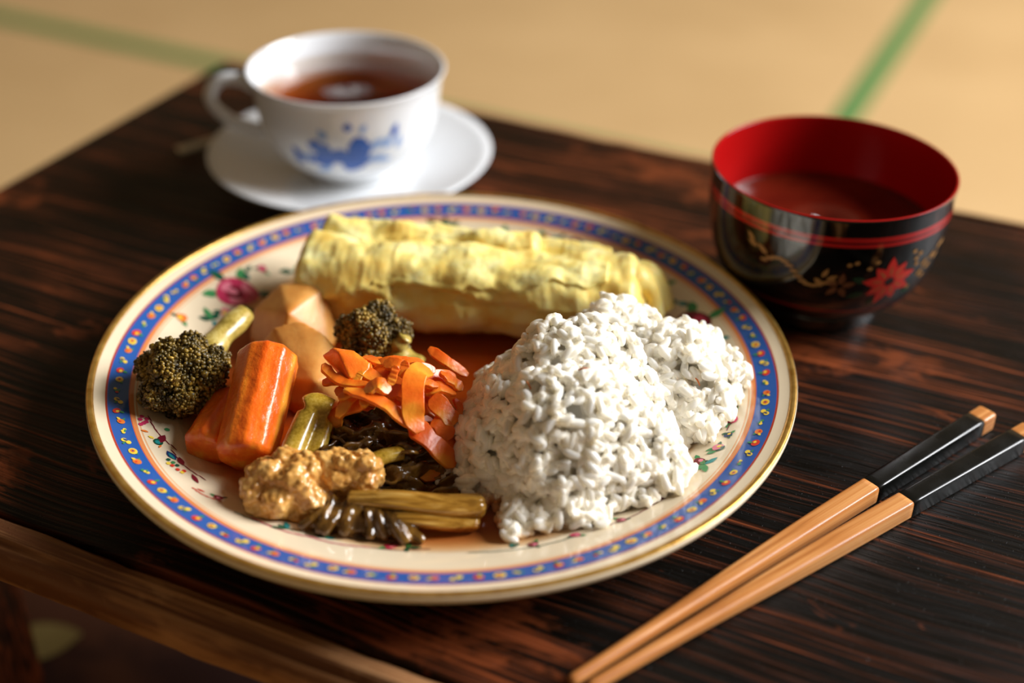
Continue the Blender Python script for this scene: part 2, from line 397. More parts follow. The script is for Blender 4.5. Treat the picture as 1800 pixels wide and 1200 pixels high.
    def bud(deg, rr_, R, m=RED):
        th = math.radians(deg); a = random.uniform(0, 6)
        shape(B, th, rr_, leaf(R * 0.4 * math.cos(a), R * 0.4 * math.sin(a), R * 1.7, R * 0.42, a), GRN, 0); shape(B, th, rr_, leaf(R * 0.3 * math.cos(a + 2), R * 0.4 * math.sin(a + 2), R * 1.5, R * 0.38, a + 2.2), DGR, 0)
        shape(B, th, rr_, ell(0, 0, R, R * 0.85, a, 12, 0.1), m, 1); shape(B, th, rr_, ell(R * 0.2, R * 0.2, R * 0.45, R * 0.35, a), PNK if m in (ROS, MAR, RED) else YEL, 2)
    def leaves(deg, rr_, L, n_=4):
        th = math.radians(deg)
        for k in range(n_): a = random.uniform(0, 2 * PI); shape(B, th, rr_, leaf(0, 0, L * random.uniform(0.7, 1.2), L * 0.24, a), random.choice((GRN, DGR, TEAL)), k % 3)
    def stem(deg0, r0, deg1, r1, m=MAR, w=0.25):
        th0, th1 = math.radians(deg0), math.radians(deg1)
        for k in range(6):
            s = (k + 0.5) / 6; th = th0 + (th1 - th0) * s; q = r0 + (r1 - r0) * s + 0.0012 * math.sin(s * PI)
            L = abs(th1 - th0) * q / 6 * 1000 * 0.62; ang = math.atan2(r1 - r0, (th1 - th0) * q)
            shape(B, th, q, ell(0, 0, max(L, 0.4), w, ang, 8), m, 0)
    rose(149, 0.112, 9.5); bud(164.5, 0.1185, 2.6, ORG); leaves(160.5, 0.109, 7, 4); bud(156, 0.1065, 3.5, PNK); bud(139, 0.116, 2.2, ROS); leaves(143, 0.118, 5, 3); leaves(133, 0.108, 7, 4); bud(171, 0.1085, 2.5, MAR)
    rose(20, 0.1105, 9.5, True); leaves(12, 0.1165, 5, 4); leaves(29, 0.114, 6, 4); bud(36.5, 0.1165, 3.2, RED); leaves(7, 0.113, 4.5, 3); bud(5, 0.118, 2.2, PNK); leaves(1, 0.117, 3.5, 3); bud(-4, 0.116, 2, MAR)
    leaves(93.5, 0.117, 9, 5); bud(79, 0.1135, 3.6, MAR); leaves(75, 0.1125, 5, 3); bud(69, 0.116, 3.2, ORG); bud(62, 0.118, 3.6, MAR); leaves(66, 0.119, 4.5, 3); bud(106, 0.1185, 2.6, ROS); leaves(101, 0.116, 3, 2); leaves(54, 0.116, 5, 4); leaves(48, 0.114, 4, 3); bud(44, 0.117, 2.2, RED); bud(120, 0.112, 3, ROS); leaves(117, 0.113, 5, 3)
    # small sprays on the lower left wall
    for q, (dd, dr) in enumerate(((0, 0), (1.0, 0.8), (2.1, -0.2), (0.6, -1.6), (1.6, -1.2), (2.6, 1.0))): shape(B, math.radians(-160.5 + dd), 0.1205 + dr * 0.001, ell(0, 0, 1.0, 0.9, 0, 10), ROS, 1)
    stem(-161, 0.118, -150, 0.112); shape(B, math.radians(-155.5), 0.1195, leaf(0, 0, 3.0, 0.7, 2.0), ORG, 1); shape(B, math.radians(-155), 0.114, leaf(0, 0, 7, 1.6, 0.5), MAR, 1); shape(B, math.radians(-157), 0.1125, ell(0, 0, 1.1, 1.0), GRN, 1)
    shape(B, math.radians(-152.5), 0.1175, ell(0, 0, 2.2, 1.7), DGR, 1); shape(B, math.radians(-152.5), 0.1175, ell(0.3, 0.3, 1.3, 0.9), TEAL, 2); shape(B, math.radians(-153.4), 0.1185, leaf(0, 0, 2.6, 0.7, 2.4), YEL, 2); shape(B, math.radians(-151.4), 0.117, leaf(0, 0, 2.2, 0.5, 0.6), ORG, 2)
    shape(B, math.radians(-148.6), 0.115, leaf(-2, 1, 6.5, 1.5, -0.2), NAV, 1); shape(B, math.radians(-148.2), 0.115, leaf(-1.2, 1, 4.6, 0.7, -0.2), TEAL, 2); shape(B, math.radians(-147.5), 0.113, leaf(0, 0, 6, 1.3, 0.1), MAR, 1); stem(-150, 0.114, -139, 0.110)
    for dd, dr, m in ((-146.6, 0.1175, DGR), (-145.6, 0.1165, GRN), (-144.6, 0.1158, DGR), (-144.6, 0.1176, RED), (-143.2, 0.1168, RED), (-142.2, 0.1160, YEL), (-145.4, 0.1184, YEL), (-142.6, 0.1150, RED)): shape(B, math.radians(dd), dr, ell(0, 0, 1.0, 0.8, 0.4, 10), m, 1)
    shape(B, math.radians(-141.5), 0.113, leaf(0, 0, 7, 1.0, 0.15), MAR, 1)
    stem(-137, 0.1175, -131, 0.1135, RED, 0.3); bud(-132.5, 0.1130, 1.8, MAR); shape(B, math.radians(-136.5), 0.1165, leaf(0, 0, 3.5, 0.5, -0.4), RED, 1)
    # trailing stems along the front wall
    stem(-127, 0.1145, -116, 0.1085, DGR, 0.35); stem(-124, 0.1125, -111, 0.109, ROS, 0.4); leaves(-117, 0.1095, 5, 3); stem(-113, 0.1095, -101, 0.1065, ROS, 0.4); leaves(-110, 0.107, 4.5, 3); bud(-97.5, 0.1035, 2.6, ROS); leaves(-94.5, 0.1035, 5, 3); stem(-101, 0.1065, -90, 0.1035, MAR, 0.3)
    stem(-83, 0.1075, -62, 0.1110, DGR, 0.3); bud(-71, 0.1085, 2.2, MAR); leaves(-75, 0.108, 4.5, 3); bud(-63, 0.1100, 2.0, ROS); leaves(-57, 0.111, 4, 3); bud(-54, 0.1125, 2, MAR); stem(-60, 0.1105, -45, 0.114, MAR, 0.3); leaves(-47, 0.1135, 3.6, 3); bud(-44.5, 0.1125, 2.4, MAR)
    leaves(-31.5, 0.1155, 5.5, 5); bud(-30.5, 0.1125, 2.6, MAR); leaves(-27, 0.1165, 5, 3); bud(-25.6, 0.1160, 2.2, PNK); bud(-21.5, 0.1175, 1.7, NAV); leaves(-21, 0.1175, 3, 3); bud(-16.5, 0.1170, 2.6, ROS); stem(-20, 0.116, -8, 0.117, MAR, 0.3); bud(-11, 0.1165, 2.2, ROS); leaves(-1.5, 0.119, 3, 3)
    o = mk('flower_painting', B['V'], B['F'], mats, r, midx=B['M'], smooth=False); o['label'] = 'painted roses and leaf sprays inside the rim'
plate()

# broth in the well of the plate
def broth():
    t = NT('amber_broth')
    t.n.remove(t.p)
    tr = t.new('ShaderNodeBsdfTransparent'); gl = t.new('ShaderNodeBsdfGlossy'); gl.inputs['Roughness'].default_value = 0.06
    fr = t.new('ShaderNodeFresnel'); fr.inputs[0].default_value = 1.34; mx = t.new('ShaderNodeMixShader')
    gm = t.new('ShaderNodeNewGeometry'); t.link(t.math('MULTIPLY', fr.outputs[0], t.math('SUBTRACT', 1.0, gm.outputs['Backfacing'])), mx.inputs[0]); t.link(tr.outputs[0], mx.inputs[1]); t.link(gl.outputs[0], mx.inputs[2]); t.link(mx.outputs[0], t.out.inputs[0])
    va = t.new('ShaderNodeVolumeAbsorption'); va.inputs[0].default_value = (0.86, 0.52, 0.10, 1); va.inputs[1].default_value = 215; t.link(va.outputs[0], t.out.inputs[1])
    Z = 0.0145; prof = []
    rs = [0.0005, 0.02, 0.05, 0.082, 0.09, 0.097, 0.103, 0.1074]
    top = [(q, Z) for q in rs]; bot = [(q, min(Z - 0.0001, zp(q) + 0.00005)) for q in reversed(rs)]
    V, F = lathe(top + bot, 96, True, True)
    o = mk('broth', V, F, t.m, None, (PX, 0, 0)); tag(o, 'thin amber simmering broth pooled in the plate', 'broth', None, 'stuff')
broth()

# ------------------------------------------------------------------ rolled omelette
def egg_mat():
    t = NT('cooked_egg'); a = t.noise(t.coord((70, 70, 70)), 1.0, 4, 0.6); b = t.noise(t.coord((260, 120, 260)), 1.0, 3)
    c = t.ramp(a, [(0.34, lin(248, 208, 102)), (0.5, lin(252, 227, 134)), (0.66, lin(254, 242, 172))])
    t.set(Base_Color=c, Roughness=0.42); t.p.inputs['Subsurface Weight'].default_value = 0.25; t.p.inputs['Subsurface Radius'].default_value = (0.004, 0.002, 0.0008); t.p.inputs['Subsurface Scale'].default_value = 1.0
    t.bump(t.math('ADD', t.math('MULTIPLY', a, 0.7), t.math('MULTIPLY', b, 0.4)), 0.5, 0.0015); return t.m
EGG = egg_mat()
def omelette():
    A = Vector((-0.0935, 0.0600, 0)); B_ = Vector((0.0560, 0.0425, 0)); d = (B_ - A); L = d.length; ang = math.atan2(d.y, d.x)
    base = (A + B_) / 2; r = root('rolled_omelette', 'pale yellow rolled omelette lying across the back of the plate', 'omelette', (base.x, base.y, 0), None, ang)
    def roll(cy, cz, ry, rz, x0, x1, step, a0f, seed, N=150, Mr=72, bow=0.0, sq=2.4):
        V, F = [], []
        for i in range(N):
            s = i / (N - 1); x = x0 + (x1 - x0) * s; u = 2 * s - 1
            e = (1 - min(1, max(0, (abs(u) - 0.90) / 0.10)) ** 2.2); e = max(e, 0.0) ** 0.5; e = 0.12 + 0.88 * e
            a0 = a0f(x)
            for k in range(Mr):
                a = 2 * PI * k / Mr
                ca, sa = math.cos(a), math.sin(a)
                q = (abs(ca) ** sq + abs(sa) ** sq) ** (-1 / sq)
                rad = q
                da = (a - a0) % (2 * PI)
                st = step * (1 - smoothstep(0.0, 0.10, da)) * smoothstep(0, 1, 1) if da < 3.0 else step * smoothstep(3.0, 2 * PI, da)
                pleat = (0.0010 * nz(x * 70, ca * 1.0 + seed, sa * 1.0) + 0.0004 * nz(x * 420, ca * 3 + seed, sa * 3)) * (0.45 + 0.55 * smoothstep(-0.3, 0.5, sa))
                lump = 0.0030 * fbm(x * 45 + seed, ca * 1.3, sa * 1.3, 4)
                dr = st + pleat + lump
                y = cy + ca * (ry * rad + dr) * e + bow * (u * u); z = cz + sa * (rz * rad + dr) * e
                V.append((x, y, z))
        for i in range(N - 1):
            for k in range(Mr):
                F.append((i * Mr + k, i * Mr + (k + 1) % Mr, (i + 1) * Mr + (k + 1) % Mr, (i + 1) * Mr + k))
        for i, rev in ((0, False), (N - 1, True)):
            o = i * Mr; V.append(tuple(sum(V[o + k][c] for k in range(Mr)) / Mr for c in range(3))); q = len(V) - 1
            for k in range(Mr):
                f = (q, o + k, o + (k + 1) % Mr); F.append(f if rev else f[::-1])
        return V, F
    h = L / 2
    # front roll, with the loose end of the sheet as a step along its front (angle pi + a bit is the camera side)
    V, F = roll(-0.004, 0.0265, 0.0195, 0.0165, -h, h, 0.0030, lambda x: PI * 0.83 + 0.28 * math.sin(x * 38) + 0.2 * nz(x * 60, 3, 0) + (0.5 if x < -0.03 else 0.0), 1.0)
    mk('roll', V, F, EGG, r)
    V, F = roll(0.0120, 0.0330, 0.0115, 0.0105, -h + 0.006, 0.030, 0.0022, lambda x: PI * 0.6 + 0.3 * math.sin(x * 50), 7.0, 120, 48)
    mk('back_fold', V, F, EGG, r)
    V, F = roll(0.0110, 0.0310, 0.0110, 0.0085, 0.020, h - 0.014, 0.0016, lambda x: PI * 0.5, 17.0, 80, 40)
    mk('back_fold', V, F, EGG, r)
    # torn loose flap over the front of the roll
    V, F = [], []; NX, NA = 90, 14
    for i in range(NX):
        s = i / (NX - 1); x = -0.038 + s * 0.098
        low = 0.62 + 0.16 * nz(x * 70, 1, 1) + 0.05 * nz(x * 200, 4, 1) - 0.25 * smoothstep(0.5, 1.0, s)
        for k in range(NA):
            t_ = k / (NA - 1); a = PI * 0.50 + t_ * PI * 0.5 * low
            q = (abs(math.cos(a)) ** 2.4 + abs(math.sin(a)) ** 2.4) ** (-1 / 2.4)
            dr = 0.0020 + 0.0014 * t_ ** 4 + 0.0008 * nz(x * 100, t_ * 3, 2) + 0.0030 * fbm(x * 45 + 1, math.cos(a) * 1.3, math.sin(a) * 1.3, 4)
            V.append((x, -0.004 + math.cos(a) * (0.0195 * q + dr), 0.0265 + math.sin(a) * (0.0165 * q + dr)))
    for i in range(NX - 1):
        for k in range(NA - 1): F.append((i * NA + k, i * NA + k + 1, (i + 1) * NA + k + 1, (i + 1) * NA + k))
    o = mk('flap', V, F, EGG, r); md = o.modifiers.new('thick', 'SOLIDIFY'); md.thickness = 0.0022; md.offset = -0.6
    # pleated tucked end on the right
    parts = []
    for k, (dx, dy, dz, a) in enumerate(((0.000, -0.012, 0.000, 0.35), (0.005, -0.002, 0.003, 0.2), (0.009, 0.007, 0.0, 0.05))):
        parts.append(tube([(h - 0.022 + dx, dy - 0.004, 0.026), (h - 0.010 + dx, dy - 0.002, 0.036 + dz), (h - 0.002 + dx, dy, 0.029 + dz), (h + 0.001 + dx, dy, 0.0185)], lambda t_: 0.0060 + 0.0012 * math.sin(t_ * 6), 12, 24, 0.8))
    V, F = join(parts); o = mk('tucked_end', V, F, EGG, r)
    md = o.modifiers.new('merge', 'REMESH'); md.mode = 'VOXEL'; md.voxel_size = 0.0011; md.use_smooth_shade = True
    md = o.modifiers.new('soft', 'SMOOTH'); md.iterations = 5
omelette()

# ------------------------------------------------------------------ rice
def rice():
    t = NT('steamed_rice'); n = t.noise(t.coord((900, 900, 900)), 1.0, 2)
    t.set(Base_Color=lin(252, 250, 243), Roughness=0.3); 
    t.p.subsurface_method = 'BURLEY'; t.set(Subsurface_Weight=0.82, Subsurface_Radius=(0.0030, 0.0028, 0.0023), Subsurface_Scale=1.0)
    tl = t.new('ShaderNodeBsdfTranslucent'); tl.inputs[0].default_value = lin(255, 246, 226); mx = t.new('ShaderNodeMixShader'); mx.inputs[0].default_value = 0.28; t.link(t.p.outputs[0], mx.inputs[1]); t.link(tl.outputs[0], mx.inputs[2]); t.link(mx.outputs[0], t.out.inputs[0])
    t.bump(n, 0.12, 0.0003)
    E = [((0.023, -0.049, 0.008), (0.038, 0.040, 0.046)), ((0.020, -0.036, 0.036), (0.022, 0.020, 0.024)), ((0.034, -0.030, 0.030), (0.016, 0.016, 0.022)),
         ((0.0645, -0.011, 0.010), (0.0285, 0.029, 0.034)), ((0.043, 0.000, 0.026), (0.020, 0.016, 0.022)), ((0.069, -0.030, 0.010), (0.017, 0.016, 0.017)),
         ((-0.001, -0.050, 0.010), (0.023, 0.026, 0.022)), ((0.000, -0.056, 0.026), (0.016, 0.012, 0.012)), ((0.006, -0.030, 0.014), (0.022, 0.022, 0.026)),
         ((0.006, -0.086, 0.009), (0.0105, 0.0105, 0.010)), ((0.024, -0.080, 0.008), (0.018, 0.015, 0.017)), ((0.043, -0.064, 0.010), (0.024, 0.021, 0.024)),
         ((0.018, -0.066, 0.020), (0.022, 0.016, 0.018)), ((0.008, -0.040, 0.030), (0.014, 0.014, 0.016)), ((-0.010, -0.062, 0.010), (0.013, 0.013, 0.011))]
    E = [(np.array(c), np.array(r)) for c, r in E]
    rng = np.random.default_rng(5)
    P, Nn = [], []
    for j, (c, r) in enumerate(E):
        area = 4 * PI * ((r[0] * r[1]) ** 1.6 / 3 + (r[0] * r[2]) ** 1.6 / 3 + (r[1] * r[2]) ** 1.6 / 3) ** (1 / 1.6)
        m = int(area / 1.05e-5 * 1.5)
        u = rng.normal(size=(m, 3)); u /= np.linalg.norm(u, axis=1)[:, None]
        p = c + u * r; nr = u / r; nr /= np.linalg.norm(nr, axis=1)[:, None]
        ok = np.ones(m, bool)
        for k, (c2, r2) in enumerate(E):
            if k != j: ok &= (((p - c2) / (r2 - 0.0012)) ** 2).sum(1) > 1
        ok &= p[:, 2] > np.array([zw(a, b) for a, b in p[:, :2]]) + 0.0008
        P.append(p[ok]); Nn.append(nr[ok])
    P = np.concatenate(P); Nn = np.concatenate(Nn)
    lum = np.array([nz(p[0] * 120, p[1] * 120, p[2] * 120) + 0.8 * nz(p[0] * 55 + 9, p[1] * 55, p[2] * 55) for p in P])
    lum = np.clip(lum, -0.28, 1.2); under = rng.random(len(P)) < 0.85
    P0, N0 = P[under] - Nn[under] * 0.0026 + rng.normal(0, 0.0012, (under.sum(), 3)), Nn[under]
    P = P + Nn * (lum[:, None] * 0.0050 + rng.uniform(-0.0014, 0.0014, (len(P), 1)))
    P = np.concatenate([P, P0]); Nn = np.concatenate([Nn, N0])
    # loose grains at the foot
    foot = P[P[:, 2] < 0.018]; foot = foot[rng.integers(0, len(foot), 90)]; cen = np.array([0.028, -0.042])
    dv = foot[:, :2] - cen; dv /= np.linalg.norm(dv, axis=1)[:, None]; q2 = foot[:, :2] + dv * rng.uniform(0.0, 0.0045, (90, 1))
    P = np.concatenate([P, np.column_stack([q2, [zw(a, b) + 0.0016 for a, b in q2]])]); Nn = np.concatenate([Nn, np.tile([[0.0, 0.0, 1.0]], (90, 1))])
    n = len(P)
    # a few base grain shapes
    segs, rings = 8, 7
    shapes = []
    for v in range(5):
        L = 0.0032 + 0.00018 * v; W = 0.00150 + 0.00008 * (v % 3); bend = 0.0004 * (v - 2)
        vv = [(-L, 0, 0)]
        for i in range(1, rings):
            s = -1 + 2 * i / rings; w = W * (1 - abs(s) ** 2.6) ** 0.5
            for k in range(segs):
                a = 2 * PI * k / segs; vv.append((s * L, w * math.cos(a) + bend * (1 - s * s), w * 0.86 * math.sin(a)))
        vv.append((L, 0, 0)); shapes.append(np.array(vv))
    ff = []
    for k in range(segs): ff.append((0, 1 + (k + 1) % segs, 1 + k))
    for i in range(rings - 2):
        for k in range(segs):
            a, b = 1 + i * segs + k, 1 + i * segs + (k + 1) % segs; c, d_ = a + segs, b + segs
            ff += [(a, b, d_), (a, d_, c)]
    last = 1 + (rings - 1) * segs
    for k in range(segs): ff.append((last, last - segs + k, last - segs + (k + 1) % segs))
    ff = np.array(ff); nv = last + 1
    T = rng.normal(size=(n, 3)); T -= Nn * (T * Nn).sum(1)[:, None] * 0.80; T /= np.linalg.norm(T, axis=1)[:, None]
    Bn = np.cross(T, rng.normal(size=(n, 3))); Bn /= np.linalg.norm(Bn, axis=1)[:, None]; Cn = np.cross(T, Bn)
    sc = rng.uniform(0.85, 1.15, n); vi = rng.integers(0, 5, n)
    S = np.array(shapes)[vi] * sc[:, None, None]
    V = P[:, None, :] + S[:, :, 0:1] * T[:, None] + S[:, :, 1:2] * Bn[:, None] + S[:, :, 2:3] * Cn[:, None]
    low = np.array([zw(a, b) for a, b in P[:, :2]]) + 0.0003
    lift = np.maximum(0, low - V[:, :, 2].min(1)); V[:, :, 2] += lift[:, None]
    F = ff[None] + (np.arange(n) * nv)[:, None, None]
    V = V.reshape(-1, 3); F = F.reshape(-1, 3)
    # inner cores keep light from leaking through the pile
    bm = bmesh.new(); 
    for c, r in E:
        m = Matrix.Translation(Vector(c)) @ Matrix.Diagonal((r[0] - 0.0028, r[1] - 0.0028, r[2] - 0.0028, 1))
        bmesh.ops.create_icosphere(bm, subdivisions=4, radius=1.0, matrix=m)
    for v in bm.verts:
        z = zw(v.co.x, v.co.y) + 0.0004
        if v.co.z < z: v.co.z = z
    cv = np.array([v.co[:] for v in bm.verts]); bm.verts.index_update(); cf = np.array([[v.index for v in f.verts] for f in bm.faces]); bm.free()
    F = np.concatenate([F, cf + len(V)]); V = np.concatenate([V, cv])
    base = np.array([0.028, -0.042, 0.0])
    o = mk_np('rice', V - base, F, t.m, None, tuple(base)); tag(o, 'heaped white steamed rice on the right of the plate', 'rice', None, 'stuff')
    print('rice grains', n)
    return t.m
rice()
# orange threads clinging to the rice
ORT = simple('orange_thread', lin(214, 110, 30), 0.4)

# ------------------------------------------------------------------ carrots
def carrot_mat(name='braised_carrot', axis=None, k=1.0):
    t = NT(name)
    a = t.noise(t.coord((160, 12, 160) if axis == 'y' else (60, 60, 60)), 1.0, 3, 0.5)
    c = t.ramp(a, [(0.34, lin(230, 92, 12)), (0.52, lin(246, 122, 26)), (0.68, lin(252, 164, 46))])
    b = t.noise(t.coord((420, 420, 420)), 1.0, 3)
    t.set(Base_Color=c, Roughness=0.3); t.p.inputs['Subsurface Weight'].default_value = 0.3
    t.p.inputs['Subsurface Radius'].default_value = (0.004, 0.0012, 0.0003); t.p.inputs['Subsurface Scale'].default_value = 1.0
    t.p.inputs['Coat Weight'].default_value = 0.18; t.p.inputs['Coat Roughness'].default_value = 0.2
    t.bump(b, 0.55 if axis else 0.3, 0.0008); return t.m
CAR = carrot_mat(); CARB = carrot_mat('carrot_chunk', 'y')
def baton(name, A, B_, R, label, seed, sides=10):
    A, B_ = Vector(A), Vector(B_); d = B_ - A; L = d.length
    random.seed(seed); angs = sorted([(k + random.uniform(-0.22, 0.22)) * 2 * PI / sides for k in range(sides)]); rr = [random.uniform(0.94, 1.04) for _ in angs]
    Mr = 72; N = 40; V, F = [], []
    def rad(a):
        best = 9
        for q, s in zip(angs, rr):
            c = math.cos(a - q)
            if c > 0.2: best = min(best, s * 0.955 / c)
        return best
    for i in range(N):
        s = i / (N - 1); x = s * L; e = min(s, 1 - s) * L
        er = 1 - 0.14 * max(0, 1 - e / 0.0022) ** 2
        for k in range(Mr):
            a = 2 * PI * k / Mr; q = R * rad(a) * er * (1 + 0.05 * s) + 0.00025 * fbm(math.cos(a) * 3, math.sin(a) * 3, s * 9 + seed)
            V.append((q * math.cos(a), x, q * math.sin(a)))
    for i in range(N - 1):
        for k in range(Mr): F.append((i * Mr + k, (i + 1) * Mr + k, (i + 1) * Mr + (k + 1) % Mr, i * Mr + (k + 1) % Mr))
    for i, rev in ((0, 1), (N - 1, 0)):
        o = i * Mr; prev = [o + k for k in range(Mr)]
        for f in (0.66, 0.33):
            cur = []
            for k in range(Mr):
                v = V[o + k]; V.append((v[0] * f, v[1] + (-1 if rev else 1) * 0.0006 * (1 - f), v[2] * f)); cur.append(len(V) - 1)
            for k in range(Mr):
                q = (prev[k], prev[(k + 1) % Mr], cur[(k + 1) % Mr], cur[k]); F.append(q if rev else q[::-1])
            prev = cur
        V.append((0, V[o][1] + (-1 if rev else 1) * 0.0008, 0))
        for k in range(Mr):
            q = (prev[k], prev[(k + 1) % Mr], len(V) - 1); F.append(q if rev else q[::-1])
    o = mk(name, V, F, CARB, None, A)
    o.rotation_euler = d.to_track_quat('Y', 'Z').to_euler()
    return tag(o, label, 'carrot')
baton('carrot_chunk', (-0.0962, -0.0655, 0.0205), (-0.0930, -0.0225, 0.0375), 0.0112, 'thick bright orange peeled carrot chunk leaning over the braised vegetables', 4)
baton('carrot_chunk', (-0.1135, -0.0575, 0.0180), (-0.1075, -0.0290, 0.0190), 0.0085, 'shaded carrot chunk between the front carrot and the left broccoli', 9)

def ribbon(pts, w, th=0.0013, twist=(0, 0), seed=0, n=None):
    pts = [Vector(p) for p in pts]; n = n or 8 * len(pts); C = cr(pts, n) if len(pts) > 2 else [pts[0].lerp(pts[1], i / (n - 1)) + Vector((0, 0, 0.002 * math.sin(PI * i / (n - 1)))) for i in range(n)]
    V, F = [], []; cam_d = Vector((0, -0.55, 0.83))
    for i, c in enumerate(C):
        s = i / (n - 1); d = (C[min(i + 1, n - 1)] - C[max(i - 1, 0)]).normalized()
        side = d.cross(Vector((0.15, -0.3, 0.9))).normalized(); a = twist[0] + (twist[1] - twist[0]) * s + 0.25 * nz(s * 3, seed, 1)
        side = Matrix.Rotation(a, 3, d) @ side; up = side.cross(d)
        ww = w * 0.5 * (1 + 0.22 * nz(s * 4, seed, 5)) * (0.45 + 0.55 * min(1, min(s, 1 - s) * 7))
        hh = th * 0.5
        for (x, y) in ((-1, -0.95), (-0.97, 0.95), (0, 1.05), (0.97, 0.95), (1, -0.95), (0, -1)):
            V.append(c + side * (x * ww) + up * (y * hh + 0.0004 * nz(s * 9, x, seed)))
    m = 6
    for i in range(n - 1):
        for k in range(m): F.append((i * m + k, i * m + (k + 1) % m, (i + 1) * m + (k + 1) % m, (i + 1) * m + k))
    F.append(tuple(range(m))[::-1]); F.append(tuple((n - 1) * m + k for k in range(m)))
    return V, F
GRP = 'carrot shreds in the braised heap'
COMMON = 'thin orange carrot shred tangled in the heap beside the rice'
CARS = carrot_mat('carrot_shreds'); _p = CARS.node_tree.nodes['Principled BSDF']; _p.inputs['Coat Weight'].default_value = 0.12; _p.inputs['Roughness'].default_value = 0.34
strips = [
 ([(-0.0606, -0.0513, 0.042), (-0.0531, -0.0553, 0.043), (-0.0453, -0.0582, 0.041), (-0.0401, -0.0609, 0.038), (-0.0322, -0.0632, 0.033)], .0042, 'long carrot shred slanting down across the front of the heap'),
 ([(-0.0299, -0.0407, 0.043), (-0.0339, -0.0441, 0.046), (-0.0356, -0.05, 0.045), (-0.0353, -0.0575, 0.042), (-0.0349, -0.0611, 0.037), (-0.0326, -0.0642, 0.033)], .0068, 'broad glossy carrot ribbon folded over the top of the heap'),
 ([(-0.0529, -0.0508, 0.036), (-0.0584, -0.0518, 0.035), (-0.0637, -0.0514, 0.031), (-0.0657, -0.0532, 0.026), (-0.0654, -0.0533, 0.02)], .0048, 'carrot shred curling down at the left side of the heap'),
 ([(-0.0651, -0.0443, 0.037), (-0.0605, -0.0471, 0.037), (-0.0556, -0.0506, 0.036)], .003, None),
 ([(-0.0706, -0.035, 0.042), (-0.0673, -0.0387, 0.04), (-0.0612, -0.0441, 0.04), (-0.0525, -0.0463, 0.041)], .0034, 'pale curved carrot shred under the carrot wedge'),
 ([(-0.0528, -0.0542, 0.043), (-0.0481, -0.0526, 0.046), (-0.0442, -0.0539, 0.043)], .0048, None),
 ([(-0.0419, -0.0465, 0.050), (-0.043, -0.0488, 0.047), (-0.0442, -0.0507, 0.044)], .0026, 'short carrot sliver standing up on the heap'),
 ([(-0.0388, -0.042, 0.049), (-0.0393, -0.0442, 0.047), (-0.0399, -0.0458, 0.044)], .0028, None),
 ([(-0.0562, -0.0269, 0.040), (-0.0515, -0.0306, 0.041), (-0.0464, -0.0301, 0.040)], .0042, None),
 ([(-0.0388, -0.0384, 0.043), (-0.0341, -0.0389, 0.044), (-0.0287, -0.0366, 0.041)], .0036, None),
 ([(-0.0321, -0.0183, 0.039), (-0.025, -0.0226, 0.036), (-0.0169, -0.0233, 0.030)], .0034, 'carrot shred at the back reaching towards the rice'),
 ([(-0.0268, -0.0377, 0.041), (-0.0225, -0.0381, 0.038), (-0.0183, -0.0382, 0.034)], .0042, 'short thick carrot shred pointing right at the rice'),
 ([(-0.0321, -0.0451, 0.037), (-0.0267, -0.0427, 0.038), (-0.0209, -0.0412, 0.034)], .0042, None),
 ([(-0.0295, -0.0465, 0.036), (-0.0252, -0.0494, 0.033), (-0.0205, -0.052, 0.028)], .0062, 'broad carrot ribbon right of the folded one, beside the rice'),
 ([(-0.0214, -0.040, 0.031), (-0.0192, -0.0423, 0.028), (-0.0201, -0.0456, 0.024)], .0022, None),
 ([(-0.0431, -0.0501, 0.037), (-0.0405, -0.052, 0.033), (-0.0395, -0.0553, 0.030)], .003, None),
 ([(-0.0363, -0.0582, 0.033), (-0.0299, -0.0622, 0.029), (-0.0245, -0.064, 0.024), (-0.020, -0.0633, 0.018)], .0068, 'broad carrot ribbon sliding down the front towards the rice'),
 ([(-0.0333, -0.0558, 0.024), (-0.0311, -0.060, 0.018), (-0.029, -0.0674, 0.0130)], .0070, 'dull orange carrot slice hanging below the heap'),
 ([(-0.025, -0.0543, 0.027), (-0.0213, -0.0567, 0.021), (-0.0191, -0.0566, 0.017)], .0044, None),
 ([(-0.0559, -0.0314, 0.036), (-0.0446, -0.0366, 0.038)], .0048, None),
 ([(-0.0458, -0.0469, 0.038), (-0.0356, -0.0495, 0.037)], .0052, None),
 ([(-0.0569, -0.0435, 0.034), (-0.0634, -0.0479, 0.030)], .0042, None),
 ([(-0.0347, -0.0411, 0.038), (-0.0214, -0.0308, 0.034)], .0046, None),
 ([(-0.0284, -0.0525, 0.030), (-0.0224, -0.0562, 0.024)], .0060, None),
 ([(-0.0446, -0.0357, 0.040), (-0.0334, -0.0278, 0.038)], .0044, None),
 ([(-0.0647, -0.0298, 0.036), (-0.0554, -0.0363, 0.036), (-0.0479, -0.0478, 0.036)], .0040, None),
 ([(-0.0600, -0.0330, 0.028), (-0.0480, -0.0400, 0.030), (-0.0360, -0.0420, 0.030)], .0070, None),
 ([(-0.0500, -0.0260, 0.028), (-0.0400, -0.0330, 0.031), (-0.0260, -0.0330, 0.028)], .0070, None),
 ([(-0.0400, -0.0480, 0.030), (-0.0300, -0.0440, 0.030), (-0.0200, -0.0460, 0.020)], .0070, None),
 ([(-0.0560, -0.0400, 0.022), (-0.0420, -0.0360, 0.022), (-0.0280, -0.0300, 0.016)], .0080, None),
 ([(-0.0430, -0.0460, 0.018), (-0.0330, -0.0480, 0.018), (-0.0230, -0.0440, 0.014)], .0080, None),
]
random.seed(33)
